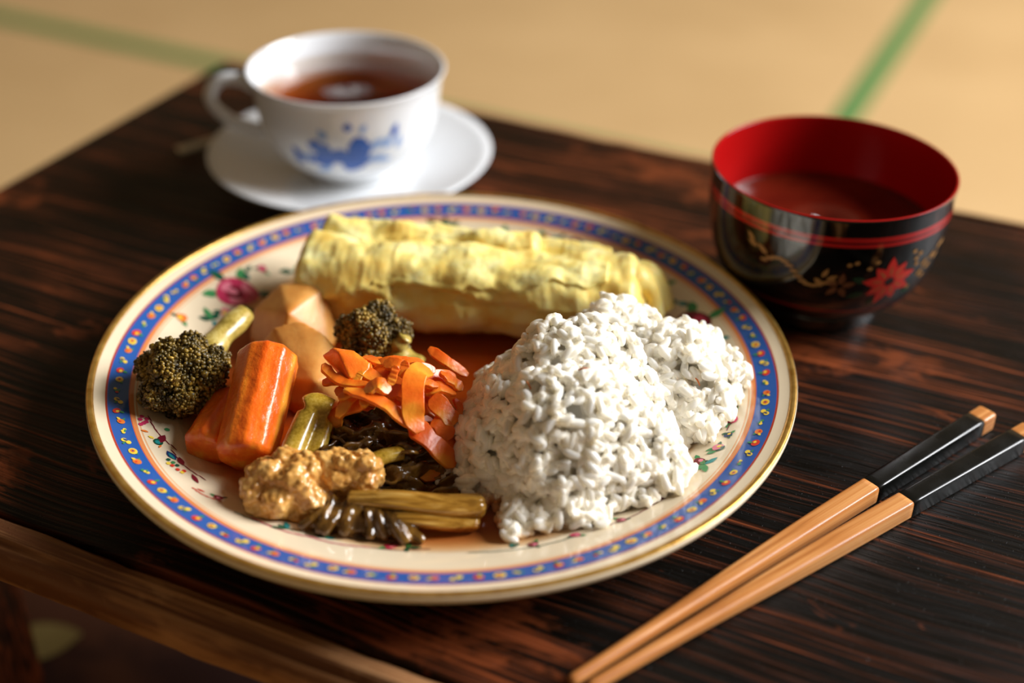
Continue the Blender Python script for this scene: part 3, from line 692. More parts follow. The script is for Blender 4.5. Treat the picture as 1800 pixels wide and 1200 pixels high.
for _k in range(12):
    _a = random.uniform(0, 2 * PI); _x = -0.044 + random.uniform(-0.019, 0.019); _y = -0.041 + random.uniform(-0.012, 0.011); _z = 0.0445 - 18 * ((_x + 0.044) ** 2 + (_y + 0.043) ** 2); _l = random.uniform(0.006, 0.011)
    _d = Vector((math.cos(_a), math.sin(_a) * 0.7, random.uniform(-0.3, 0.3))) * _l; _c = Vector((_x, _y, _z))
    strips.append(([_c - _d - Vector((0, 0, 0.0025)), _c, _c + _d - Vector((0, 0, 0.0025))], random.uniform(0.0022, 0.0046), None))
random.seed(21)
for i, (pts, w, lab) in enumerate(strips):
    b = Vector(pts[len(pts) // 2]); V, F = ribbon([Vector(p) - b for p in pts], w * 1.22, 0.0015, (random.uniform(-0.5, 0.5), random.uniform(-0.5, 0.5)), i)
    o = mk('carrot_shred', V, F, CARS, None, b, smooth=False)
    md = o.modifiers.new('soft_edge', 'BEVEL'); md.width = 0.00022; md.segments = 2; md.limit_method = 'ANGLE'; md.angle_limit = 0.7
    o.data.polygons.foreach_set('use_smooth', [True] * len(o.data.polygons)); o.data.set_sharp_from_angle(angle=0.7)
    tag(o, lab or COMMON, 'carrot', GRP)

def chunk(name, pts, mat, label, cat, voxel=0.0010, it=7, disp=0.0):
    b = Vector((sum(p[0] for p in pts) / len(pts), sum(p[1] for p in pts) / len(pts), min(p[2] for p in pts)))
    bm = bmesh.new()
    for p in pts: bm.verts.new(Vector(p) - b)
    res = bmesh.ops.convex_hull(bm, input=bm.verts[:])
    bmesh.ops.delete(bm, geom=[v for v in bm.verts if not v.link_faces], context='VERTS')
    bmesh.ops.recalc_face_normals(bm, faces=bm.faces[:])
    o = mk_bm(name, bm, mat, None, b)
    md = o.modifiers.new('voxel', 'REMESH'); md.mode = 'VOXEL'; md.voxel_size = voxel; md.use_smooth_shade = True
    md = o.modifiers.new('soft', 'SMOOTH'); md.iterations = it; md.factor = 0.6
    return tag(o, label, cat)
chunk('carrot_wedge', [(-0.0723, -0.0273, 0.041), (-0.0678, -0.0300, 0.0465), (-0.0648, -0.0345, 0.0475), (-0.0590, -0.0310, 0.046), (-0.0525, -0.0355, 0.0435), (-0.0538, -0.0415, 0.040), (-0.0600, -0.0425, 0.041), (-0.0700, -0.0260, 0.036), (-0.0600, -0.0400, 0.035), (-0.0540, -0.0360, 0.036)], CAR, 'pale orange cut carrot wedge on top left of the heap', 'carrot', 0.0006, 5)

# ------------------------------------------------------------------ potatoes
def potato_mat():
    t = NT('braised_potato'); a = t.noise(t.coord((50, 50, 50)), 1.0, 4); b = t.noise(t.coord((500, 500, 500)), 1.0, 2)
    t.set(Base_Color=t.ramp(a, [(0.3, lin(204, 130, 52)), (0.6, lin(228, 168, 88))]), Roughness=0.38)
    t.p.inputs['Subsurface Weight'].default_value = 0.25; t.p.inputs['Subsurface Radius'].default_value = (0.005, 0.002, 0.0007); t.p.inputs['Subsurface Scale'].default_value = 1.0
    t.bump(b, 0.2, 0.0006); return t.m
POT = potato_mat()
chunk('potato_chunk', [(-0.1120, 0.0240, 0.012), (-0.1100, 0.0310, 0.025), (-0.1060, 0.0300, 0.026), (-0.0985, 0.0375, 0.034), (-0.0850, 0.0390, 0.035), (-0.0800, 0.0350, 0.033), (-0.0740, 0.0280, 0.015), (-0.0920, 0.0150, 0.033), (-0.0945, 0.0090, 0.020), (-0.0770, 0.0180, 0.015), (-0.0960, 0.0080, 0.0085), (-0.0760, 0.0190, 0.0085), (-0.0800, 0.0400, 0.0085), (-0.1060, 0.0300, 0.0090)], POT, 'angular tan braised potato chunk below the left end of the omelette', 'potato')
chunk('potato_chunk', [(-0.1040, 0.0050, 0.022), (-0.0965, 0.0030, 0.034), (-0.0850, 0.0050, 0.0365), (-0.0760, 0.0000, 0.034), (-0.0665, -0.0060, 0.026), (-0.0660, -0.0170, 0.024), (-0.0760, -0.0240, 0.026), (-0.0860, -0.0200, 0.024), (-0.0660, -0.0180, 0.0085), (-0.0860, -0.0220, 0.0085), (-0.1020, -0.0040, 0.0085), (-0.0900, 0.0060, 0.0085), (-0.0700, -0.0020, 0.0085)], POT, 'smooth tan braised potato chunk behind the front carrot', 'potato')

# ------------------------------------------------------------------ broccoli
def bud_mat(name, c0, c1, c2, rough=0.3, coat=0.25):
    t = NT(name); a = t.noise(t.coord((140, 140, 140)), 1.0, 3); b = t.noise(t.coord((900, 900, 900)), 1.0, 1)
    k = t.math('ADD', t.math('MULTIPLY', a, 0.6), t.math('MULTIPLY', b, 0.4))
    t.set(Base_Color=t.ramp(k, [(0.36, c0), (0.5, c1), (0.64, c2)]), Roughness=rough); t.p.inputs['Coat Weight'].default_value = coat; return t.m
BUD = bud_mat('broccoli_buds', lin(42, 36, 10), lin(100, 78, 20), lin(184, 146, 52), 0.46, 0.05)
STEM = bud_mat('broccoli_stem', lin(150, 128, 50), lin(182, 156, 74), lin(206, 186, 112), 0.28)
TANB = bud_mat('soft_tan_floret', lin(186, 122, 50), lin(214, 156, 78), lin(230, 180, 106), 0.24)
OLST = bud_mat('olive_stem', lin(150, 116, 26), lin(186, 150, 48), lin(206, 172, 80), 0.2)
_ico = None
def ico(sub):
    bm = bmesh.new(); bmesh.ops.create_icosphere(bm, subdivisions=sub, radius=1.0)
    v = np.array([q.co[:] for q in bm.verts]); bm.verts.index_update(); f = np.array([[q.index for q in k.verts] for k in bm.faces]); bm.free(); return v, f
ICO1, ICO2 = ico(1), ico(2)
def bud_cloud(lobes, spacing, size, seed, mesh=ICO1, jit=1.0):
    rng = np.random.default_rng(seed); P, Nn = [], []
    L = [(np.array(c), np.array(r)) for c, r in lobes]
    for j, (c, r) in enumerate(L):
        m = int(4 * PI * (np.mean(r) ** 2) / spacing ** 2 * 1.25)
        i = np.arange(m) + 0.5; ph = np.arccos(1 - 2 * i / m); th = PI * (1 + 5 ** 0.5) * i + rng.uniform(0, 6)
        u = np.stack([np.cos(th) * np.sin(ph), np.sin(th) * np.sin(ph), np.cos(ph)], 1) + rng.normal(0, 0.03, (m, 3)); u /= np.linalg.norm(u, axis=1)[:, None]
        p = c + u * r; ok = np.ones(m, bool)
        for k, (c2, r2) in enumerate(L):
            if k != j: ok &= (((p - c2) / (r2 * 0.97)) ** 2).sum(1) > 1
        P.append(p[ok]); Nn.append(u[ok])
    P = np.concatenate(P); Nn = np.concatenate(Nn); n = len(P)
    P = P + Nn * rng.uniform(-0.6, 0.5 + 0.7 * jit, (n, 1)) * size + rng.normal(0, 0.35 * jit, (n, 3)) * size
    s = size * np.clip(rng.lognormal(-0.06, 0.15 + 0.18 * jit, n), 0.5, 1.9); V = P[:, None] + mesh[0][None] * s[:, None, None] * rng.uniform(0.85 - 0.25 * jit, 1.15 + 0.25 * jit, (n, 1, 3))
    F = mesh[1][None] + (np.arange(n) * len(mesh[0]))[:, None, None]
    V = V.reshape(-1, 3); F = F.reshape(-1, 3)
    for c, r in L:
        F = np.concatenate([F, ICO2[1] + len(V)]); V = np.concatenate([V, c + ICO2[0] * (r * 0.97)])
    return V, F
def lobes_on(c, R, k, lr, seed, up=Vector((0, 0, 1)), spread=1.0, squash=(1, 1, 1)):
    rng = random.Random(seed); out = [(c, tuple(R * 0.86 * s for s in squash))]
    for i in range(k):
        z = 1 - 1.75 * (i + 0.5) / k * spread; th = i * 2.39996 + rng.uniform(-0.3, 0.3); q = math.sqrt(max(0, 1 - z * z))
        v = Vector((q * math.cos(th), q * math.sin(th), z)); v = up.to_track_quat('Z', 'Y') @ v
        rr = lr * rng.uniform(0.8, 1.2)
        out.append(((c[0] + v.x * (R - rr * 0.45) * squash[0], c[1] + v.y * (R - rr * 0.45) * squash[1], c[2] + v.z * (R - rr * 0.45) * squash[2]), (rr, rr, rr)))
    return out
def floret(name, label, base, lobes, bspace, bsize, bmat, stems, smat, seed, mesh=ICO1, melt=False):
    r = root(name, label, 'broccoli', base); b = np.array(base)
    V, F = bud_cloud(lobes, bspace, bsize, seed, mesh, 0.0 if melt else 1.0)
    zl = np.array([zw(x, y) for x, y in V[:, :2]]) + 0.0004; V[:, 2] = np.maximum(V[:, 2], zl)
    o = mk_np('crown', V - b, F, bmat, r)
    if melt:
        md = o.modifiers.new('melt', 'REMESH'); md.mode = 'VOXEL'; md.voxel_size = 0.00042; md.use_smooth_shade = True
        md = o.modifiers.new('soft', 'SMOOTH'); md.iterations = 9; md.factor = 0.6
    if melt:
        v, f = join([tube([Vector(p) - Vector(base) for p in pts], lambda t_, ra=ra, rb=rb: ra + (rb - ra) * t_, 16, 24, 0.9) for pts, ra, rb in stems])
        o = mk('stem', v, f, smat, r); md = o.modifiers.new('melt', 'REMESH'); md.mode = 'VOXEL'; md.voxel_size = 0.0007; md.use_smooth_shade = True
        md = o.modifiers.new('soft', 'SMOOTH'); md.iterations = 5; md.factor = 0.6
        return r
    for pts, ra, rb in stems:
        v, f = tube([Vector(p) - Vector(base) for p in pts], lambda t_: ra + (rb - ra) * t_ + 0.0004 * math.sin(t_ * 14 + seed), 16, 24, 0.85)
        v = [q + Vector((0, 0, 1)) * 0.0003 * nz(q.x * 600, q.y * 300, q.z * 600) for q in v]
        mk('stem', v, f, smat, r)
    return r
floret('broccoli_floret', 'dark olive broccoli floret at the left rim with stem pointing back', (-0.1275, -0.020, zw(-0.1275, -0.020)), lobes_on((-0.1270, -0.0235, 0.0265), 0.0150, 15, 0.0058, 2, Vector((-0.5, -0.5, 0.7)), 1.0, (1.08, 1.0, 0.95)), 0.00125, 0.00078, BUD,
       [([(-0.1240, -0.0160, 0.0260), (-0.1180, 0.0010, 0.0290), (-0.1105, 0.0170, 0.0310)], 0.0062, 0.0050)], STEM, 3)
floret('broccoli_floret', 'dark olive broccoli floret in the middle, between omelette and carrot shreds', (-0.0555, 0.004, zw(-0.0555, 0.004)), lobes_on((-0.0560, 0.0050, 0.0275), 0.0120, 13, 0.0050, 5, Vector((-0.3, 0.1, 0.9)), 1.0, (1.1, 1.0, 1.0)), 0.00125, 0.00078, BUD,
       [([(-0.0500, 0.0020, 0.0240), (-0.0440, -0.0020, 0.0230), (-0.0370, -0.0045, 0.0200)], 0.0062, 0.0050), ([(-0.0480, 0.0000, 0.0260), (-0.0445, -0.0010, 0.0300), (-0.0425, -0.0005, 0.0330)], 0.0045, 0.0030)], STEM, 8)
floret('braised_floret', 'large soft tan broccoli floret at the front left, olive stem behind it', (-0.0790, -0.080, zw(-0.079, -0.08)), lobes_on((-0.0790, -0.0800, 0.0185), 0.0125, 15, 0.0048, 12, Vector((0, -0.5, 0.8)), 1.0, (1.15, 0.95, 0.9)), 0.0024, 0.00165, TANB,
       [([(-0.0800, -0.0730, 0.0230), (-0.0775, -0.0620, 0.0270), (-0.0745, -0.0520, 0.0310)], 0.0048, 0.0046), ([(-0.0745, -0.0730, 0.0200), (-0.0700, -0.0620, 0.0250), (-0.0690, -0.0530, 0.0280)], 0.0034, 0.0036), ([(-0.0760, -0.0500, 0.0325), (-0.0720, -0.0485, 0.0330), (-0.0670, -0.0490, 0.0305)], 0.0048, 0.0052)], OLST, 13, ICO2, True)
floret('braised_floret', 'small soft tan broccoli floret right of the large one', (-0.0585, -0.076, zw(-0.0585, -0.076)), lobes_on((-0.0625, -0.0760, 0.0230), 0.0072, 9, 0.0034, 15, Vector((0, -0.3, 0.9))) + lobes_on((-0.0535, -0.0765, 0.0230), 0.0072, 9, 0.0034, 18, Vector((0.2, -0.3, 0.9))) + [((-0.058, -0.075, 0.014), (0.010, 0.007, 0.006))], 0.0020, 0.00130, TANB,
       [([(-0.0530, -0.0725, 0.0230), (-0.0460, -0.0680, 0.0245), (-0.0390, -0.0640, 0.0235)], 0.0034, 0.0030)], OLST, 19, ICO2, True)

# ------------------------------------------------------------------ braised dark greens
def greens_mat():
    t = NT('braised_greens'); a = t.noise(t.coord((90, 90, 90)), 1.0, 4, 0.6, 0.5); b = t.noise(t.coord((700, 160, 700)), 1.0, 2)
    t.set(Base_Color=t.ramp(a, [(0.35, lin(56, 36, 12)), (0.52, lin(102, 68, 22)), (0.68, lin(156, 112, 44))]), Roughness=0.16)
    t.p.inputs['Coat Weight'].default_value = 0.6; t.p.inputs['Coat Roughness'].default_value = 0.08; t.bump(t.math('ADD', a, t.math('MULTIPLY', b, 0.5)), 0.6, 0.0012); return t.m
GRE = greens_mat()
def stalk_mat():
    t = NT('brown_stalk'); a = t.noise(t.coord((30, 500, 500)), 1.0, 3); t.set(Base_Color=t.ramp(a, [(0.36, lin(132, 88, 24)), (0.52, lin(170, 122, 44)), (0.66, lin(196, 152, 76))]), Roughness=0.16); t.p.inputs['Coat Weight'].default_value = 0.5
    t.bump(t.noise(t.coord((120, 700, 700)), 1.0, 3), 0.5, 0.0008); return t.m
STK = stalk_mat()
def leaf_sheet(center, size, tilt, rz, seed, label):
    N = 26; V, F = [], []; Rm = Matrix.Rotation(rz, 3, 'Z') @ Matrix.Rotation(tilt, 3, 'X')
    for i in range(N + 1):
        for j in range(N + 1):
            u, v = i / N * 2 - 1, j / N * 2 - 1
            w = (1 - 0.45 * u * u) * (1 + 0.15 * nz(u * 5, seed, 2))
            p = Vector((u * size, v * size * 0.55 * w, size * (0.22 * math.sin(u * 4 + seed) * v + 0.30 * fbm(u * 1.8, v * 1.8, seed, 4) + 0.10 * math.sin(v * 9 + 2 * nz(u * 2, seed, 0)))))
            q = Rm @ p + Vector(center); q.z = max(q.z, zw(q.x, q.y) + 0.001); V.append(q)
    b = Vector(center); b.z = min(q.z for q in V); V = [q - b for q in V]
    for i in range(N):
        for j in range(N): F.append((i * (N + 1) + j, (i + 1) * (N + 1) + j, (i + 1) * (N + 1) + j + 1, i * (N + 1) + j + 1))
    o = mk('braised_leaf', V, F, GRE, None, b); md = o.modifiers.new('thick', 'SOLIDIFY'); md.thickness = 0.0011
    return tag(o, label, 'leaf', 'dark braised leaves under the carrot shreds')
leaf_sheet((-0.0480, -0.0560, 0.0265), 0.0170, 0.5, -0.3, 1, 'glossy dark brown leaf directly below the carrot shreds')
leaf_sheet((-0.0420, -0.0640, 0.0200), 0.0180, 0.4, 0.2, 5, 'dark brown crumpled leaf right of the small tan floret')
leaf_sheet((-0.0330, -0.0720, 0.0145), 0.0150, 0.25, 0.1, 9, 'dark leaf lying flat between the stalk and the rice')
leaf_sheet((-0.0560, -0.0620, 0.0230), 0.0130, 0.7, 0.5, 13, 'dark leaf tucked behind the small tan floret')
leaf_sheet((-0.0600, -0.0460, 0.0210), 0.0130, 0.2, 0.9, 17, 'dark leaf at the left under the carrot shreds')
def stalk():
    base = Vector((-0.035, -0.090, zw(-0.035, -0.09))); r = root('braised_stalk', 'brown braised broccoli stalk with dark frilly leaf at the plate front', 'vegetable', base)
    for pts, ra, rb in (([(-0.0560, -0.0880, 0.0215), (-0.0400, -0.0895, 0.0225), (-0.0230, -0.0885, 0.0195), (-0.0085, -0.0850, 0.0165)], 0.0026, 0.0047),
                        ([(-0.0480, -0.0925, 0.0165), (-0.0350, -0.0930, 0.0175), (-0.0220, -0.0920, 0.0150), (-0.0105, -0.0885, 0.0125)], 0.0020, 0.0034)):
        v, f = tube([Vector(p) - base for p in pts], lambda t_: (ra + (rb - ra) * t_) * (1 - 0.5 * max(0, (t_ - 0.94) / 0.06) ** 2), 28, 60, 0.92)
        out = []
        for i, q in enumerate(v):
            k = i % 28; out.append(q + Vector((0, 0.3, 1)).normalized() * 0.00045 * math.sin(k * 2 * PI / 28 * 9) )
        mk('stalk', out, f, STK, r)
    rng = random.Random(4); parts = []
    for k in range(64):
        s = rng.random(); x = -0.0640 + 0.026 * s + rng.uniform(-0.002, 0.002); y = -0.0880 + rng.uniform(-0.004, 0.003); z = 0.0210 - 0.004 * abs(s - 0.4) + rng.uniform(-0.003, 0.001)
        dx = (s - 0.45) * 0.016 + rng.uniform(-0.003, 0.003); L = rng.uniform(0.007, 0.012)
        p0 = Vector((x, y, z)); p1 = p0 + Vector((dx * 0.4, -L * 0.5, -L * 0.12)); p2 = p0 + Vector((dx, -L * 0.85, -L * 0.75)); p2.z = max(p2.z, zw(p2.x, p2.y) + 0.0012); p1.z = max(p1.z, zw(p1.x, p1.y) + 0.0015)
        rr = rng.uniform(0.0010, 0.0019)
        parts.append(tube([p0 - base, p1 - base, p2 - base], lambda t_, rr=rr: rr * (0.7 + 0.7 * t_) * (1 if t_ < 0.95 else 0.7), 7, 9))
    V, F = join(parts); o = mk('frilly_leaf', V, F, GRE, r); md = o.modifiers.new('melt', 'REMESH'); md.mode = 'VOXEL'; md.voxel_size = 0.00055; md.use_smooth_shade = True; md = o.modifiers.new('soft', 'SMOOTH'); md.iterations = 3; o['label'] = 'dark wet frilly leaf'
    V, F = [], []; N = 20
    for i in range(N + 1):
        for j in range(N + 1):
            u, v = i / N * 2 - 1, j / N * 2 - 1
            q = Vector((-0.0530 + u * 0.014, -0.0905 + v * 0.0085, 0.0165 - 0.004 * v * v - 0.003 * u * u + 0.003 * fbm(u * 2, v * 2, 8))) ; q.z = max(q.z, zw(q.x, q.y) + 0.001); V.append(q - base)
    for i in range(N):
        for j in range(N): F.append((i * (N + 1) + j, (i + 1) * (N + 1) + j, (i + 1) * (N + 1) + j + 1, i * (N + 1) + j + 1))
    o = mk('leaf_blade', V, F, GRE, r); md = o.modifiers.new('thick', 'SOLIDIFY'); md.thickness = 0.0012
stalk()

# ------------------------------------------------------------------ cup, tea, saucer, spoon
PORC = None
def porcelain():
    t = NT('white_porcelain'); t.set(Base_Color=lin(232, 234, 236), Roughness=0.14); t.p.inputs['Coat Weight'].default_value = 0.4; return t.m
PORC = porcelain()
BLU1 = simple('cobalt_paint', lin(62, 104, 190), 0.15); BLU2 = simple('pale_cobalt_paint', lin(140, 172, 222), 0.15)
CX, CY = -0.0882, 0.2030
def saucer():
    r = root('saucer', 'white porcelain saucer under the tea cup', 'saucer', (CX - 0.0004, CY + 0.003, 0))
    prof = [(0.0005, 0.0075), (0.026, 0.0075), (0.0275, 0.0085), (0.030, 0.0082), (0.045, 0.0105), (0.060, 0.0142), (0.070, 0.0172), (0.0752, 0.0190), (0.0757, 0.0186), (0.0750, 0.0174), (0.060, 0.0115), (0.045, 0.0070), (0.036, 0.0040), (0.034, 0.0), (0.031, 0.0), (0.030, 0.0030), (0.0005, 0.0035)]
    V, F = lathe(prof, 128, False, True); mk('dish', V, F, PORC, r)
saucer()
CUPO = [(0.0220, 0.0085), (0.0235, 0.0085), (0.0238, 0.0110), (0.0262, 0.0130), (0.0330, 0.0178), (0.0400, 0.0250), (0.0448, 0.0340), (0.0472, 0.0440), (0.0484, 0.0540), (0.0496, 0.0610), (0.0512, 0.0652)]
CUPI = [(0.0508, 0.0655), (0.0496, 0.0650), (0.0476, 0.0605), (0.0462, 0.0540), (0.0450, 0.0440), (0.0425, 0.0345), (0.0378, 0.0260), (0.0310, 0.0190), (0.0220, 0.0150), (0.0005, 0.0140)]
def rz_interp(prof, z):
    for (a, za), (b, zb) in zip(prof, prof[1:]):
        if min(za, zb) <= z <= max(za, zb) and za != zb: return a + (b - a) * (z - za) / (zb - za)
    return prof[-1][0]
def smooth_prof(p, n): return [(q.x, q.y) for q in cr([(a, b, 0) for a, b in p], n)]
def decal(prof, th, z0, pts, lift=0.00025):
    out = []
    c = (sum(p[0] for p in pts) / len(pts), sum(p[1] for p in pts) / len(pts))
    for u, w in [c] + list(pts):
        z = z0 + w * 0.001; q = rz_interp(prof, z) + lift; a = th + u * 0.001 / q
        out.append((q * math.cos(a), q * math.sin(a), z))
    n = len(pts); return out, [(0, 1 + k, 1 + (k + 1) % n) for k in range(n)]
def up_scale(pts, k, dy): return [(x * k, y * k + dy) for x, y in pts]
def petal(cx, cy, L, w, ang, n=8):
    o = [(L * k / n, w * math.sin(PI * (k / n) ** 0.8)) for k in range(n + 1)] + [(L * k / n, -w * math.sin(PI * (k / n) ** 0.8)) for k in range(n - 1, 0, -1)]
    return [(cx + x * math.cos(ang) - y * math.sin(ang), cy + x * math.sin(ang) + y * math.cos(ang)) for x, y in o]
def disc(cx, cy, a, b, n=12): return [(cx + a * math.cos(2 * PI * k / n), cy + b * math.sin(2 * PI * k / n)) for k in range(n)]
def cup():
    r = root('tea_cup', 'white porcelain tea cup with blue flower painting', 'cup', (CX, CY, 0))
    po = smooth_prof(CUPO, 60); V, F = lathe(po + smooth_prof(CUPI, 60), 128); V2, F2 = lathe([(0.0220, 0.0085), (0.0215, 0.0115), (0.0005, 0.0118)], 64)
    V, F = join([(V, F), (V2, F2)]); mk('body', V, F, PORC, r)
    v, f = tube([(-0.0460, -0.003, 0.0545), (-0.0560, -0.0040, 0.0590), (-0.0655, -0.0050, 0.0580), (-0.0705, -0.0060, 0.0500), (-0.0670, -0.0055, 0.0415), (-0.0570, -0.0045, 0.0340), (-0.0440, -0.003, 0.0300)], lambda t_: 0.0042 - 0.0008 * math.sin(PI * t_), 14, 60, 0.75, True, Vector((0.1, 1, 0)))
    mk('handle', v, f, PORC, r)
    rng = random.Random(8); A, Bp = [], []
    th = math.radians(-82)
    for (cx, cy, L, w, ang) in ((-8, -2, 9, 3.0, 2.7), (-6, -4, 12, 3.6, 3.3), (-3, -6, 12, 4.2, 0.1), (-2, -4, 13, 4, 0.5), (0, -3, 11, 3.4, 1.0), (-4, -7, 9, 3, -0.3), (-12, 1, 7, 2.6, 2.9), (5, -1, 7, 2.5, 1.5), (-22, -6, 7, 1.6, 2.2), (-20, -8, 6, 1.4, 2.8), (-17, -8, 5, 1.2, 1.8), (18, 4, 7, 1.4, 1.2)): A.append(decal(po, th, 0.0375, up_scale(petal(cx, cy, L, w * 1.15, ang), 1.2, 2.0)))
    for (cx, cy, a, b) in ((-1, 11, 2.0, 1.8), (-5, -3, 4.5, 3.8), (3, 3, 3.2, 3.6)): A.append(decal(po, th, 0.0375, up_scale(disc(cx, cy, a, b), 1.2, 2.0)))
    for (cx, cy, L, w, ang) in ((6, -6, 9, 2.0, 0.2), (8, 0, 8, 2.0, 0.6), (14, -1, 8, 1.8, 1.0), (-10, 5, 6, 1.8, 2.2), (-15, -4, 8, 1.6, 3.2), (20, -2, 7, 1.5, 1.3), (-8, -9, 8, 1.6, 3.6), (4, 8, 5, 1.4, 1.0), (10, -6, 8, 1.5, -0.1)): Bp.append(decal(po, th, 0.0375, up_scale(petal(cx, cy, L, w, ang), 1.2, 2.0), 0.0002))
    V, F = join(A); o = mk('blue_flower_painting', V, F, BLU1, r); V, F = join(Bp); o = mk('pale_leaf_painting', V, F, BLU2, r)
    # tea
    t = NT('black_tea'); t.n.remove(t.p)
    tr = t.new('ShaderNodeBsdfTransparent'); gl = t.new('ShaderNodeBsdfGlossy'); gl.inputs['Roughness'].default_value = 0.03
    fr = t.new('ShaderNodeFresnel'); fr.inputs[0].default_value = 1.33; mx = t.new('ShaderNodeMixShader'); gm = t.new('ShaderNodeNewGeometry'); t.link(t.math('MULTIPLY', fr.outputs[0], t.math('SUBTRACT', 1.0, gm.outputs['Backfacing'])), mx.inputs[0]); t.link(tr.outputs[0], mx.inputs[1]); t.link(gl.outputs[0], mx.inputs[2]); t.link(mx.outputs[0], t.out.inputs[0])
    va = t.new('ShaderNodeVolumeAbsorption'); va.inputs[0].default_value = (0.78, 0.48, 0.10, 1); va.inputs[1].default_value = 72; t.link(va.outputs[0], t.out.inputs[1])
    pi = smooth_prof(CUPI, 60); Z = 0.0550; pr = [(0.0005, Z), (0.02, Z), (rz_interp(pi, Z) - 0.00015, Z)] + [(q - 0.00015, z + 0.00015) for q, z in pi if z < Z - 0.0008]
    V, F = lathe(pr, 128, True, True); o = mk('tea', V, F, t.m, None, (CX, CY, 0)); tag(o, 'brown tea filling the white cup', 'tea')
cup()
def spoon():
    r = root('teaspoon', 'teaspoon on the table, its tip sticking out left behind the saucer', 'spoon', (-0.13, 0.255, 0))
    st = simple('dull_silver', lin(190, 180, 160), 0.3, Metallic=1.0)
    b = Vector((-0.13, 0.255, 0))
    v, f = tube([Vector(p) - b for p in ((-0.1880, 0.2290, 0.0035), (-0.165, 0.2420, 0.0060), (-0.135, 0.2560, 0.0050), (-0.110, 0.2660, 0.0030))], lambda t_: 0.0046 - 0.0028 * min(1, t_ * 1.6), 12, 30, 0.35); mk('handle', v, f, st, r)
    V, F = [], []; N = 14
    for i in range(N + 1):
        for k in range(20):
            s = i / N; a = 2 * PI * k / 20; V.append((0.031 + 0.0165 * s * math.cos(a), 0.0148 + 0.0100 * s * math.sin(a), 0.0012 + 0.0042 * s * s))
    for i in range(N):
        for k in range(20): F.append((i * 20 + k, (i + 1) * 20 + k, (i + 1) * 20 + (k + 1) % 20, i * 20 + (k + 1) % 20))
    o = mk('scoop', V, F, st, r); md = o.modifiers.new('thick', 'SOLIDIFY'); md.thickness = 0.0008
spoon()

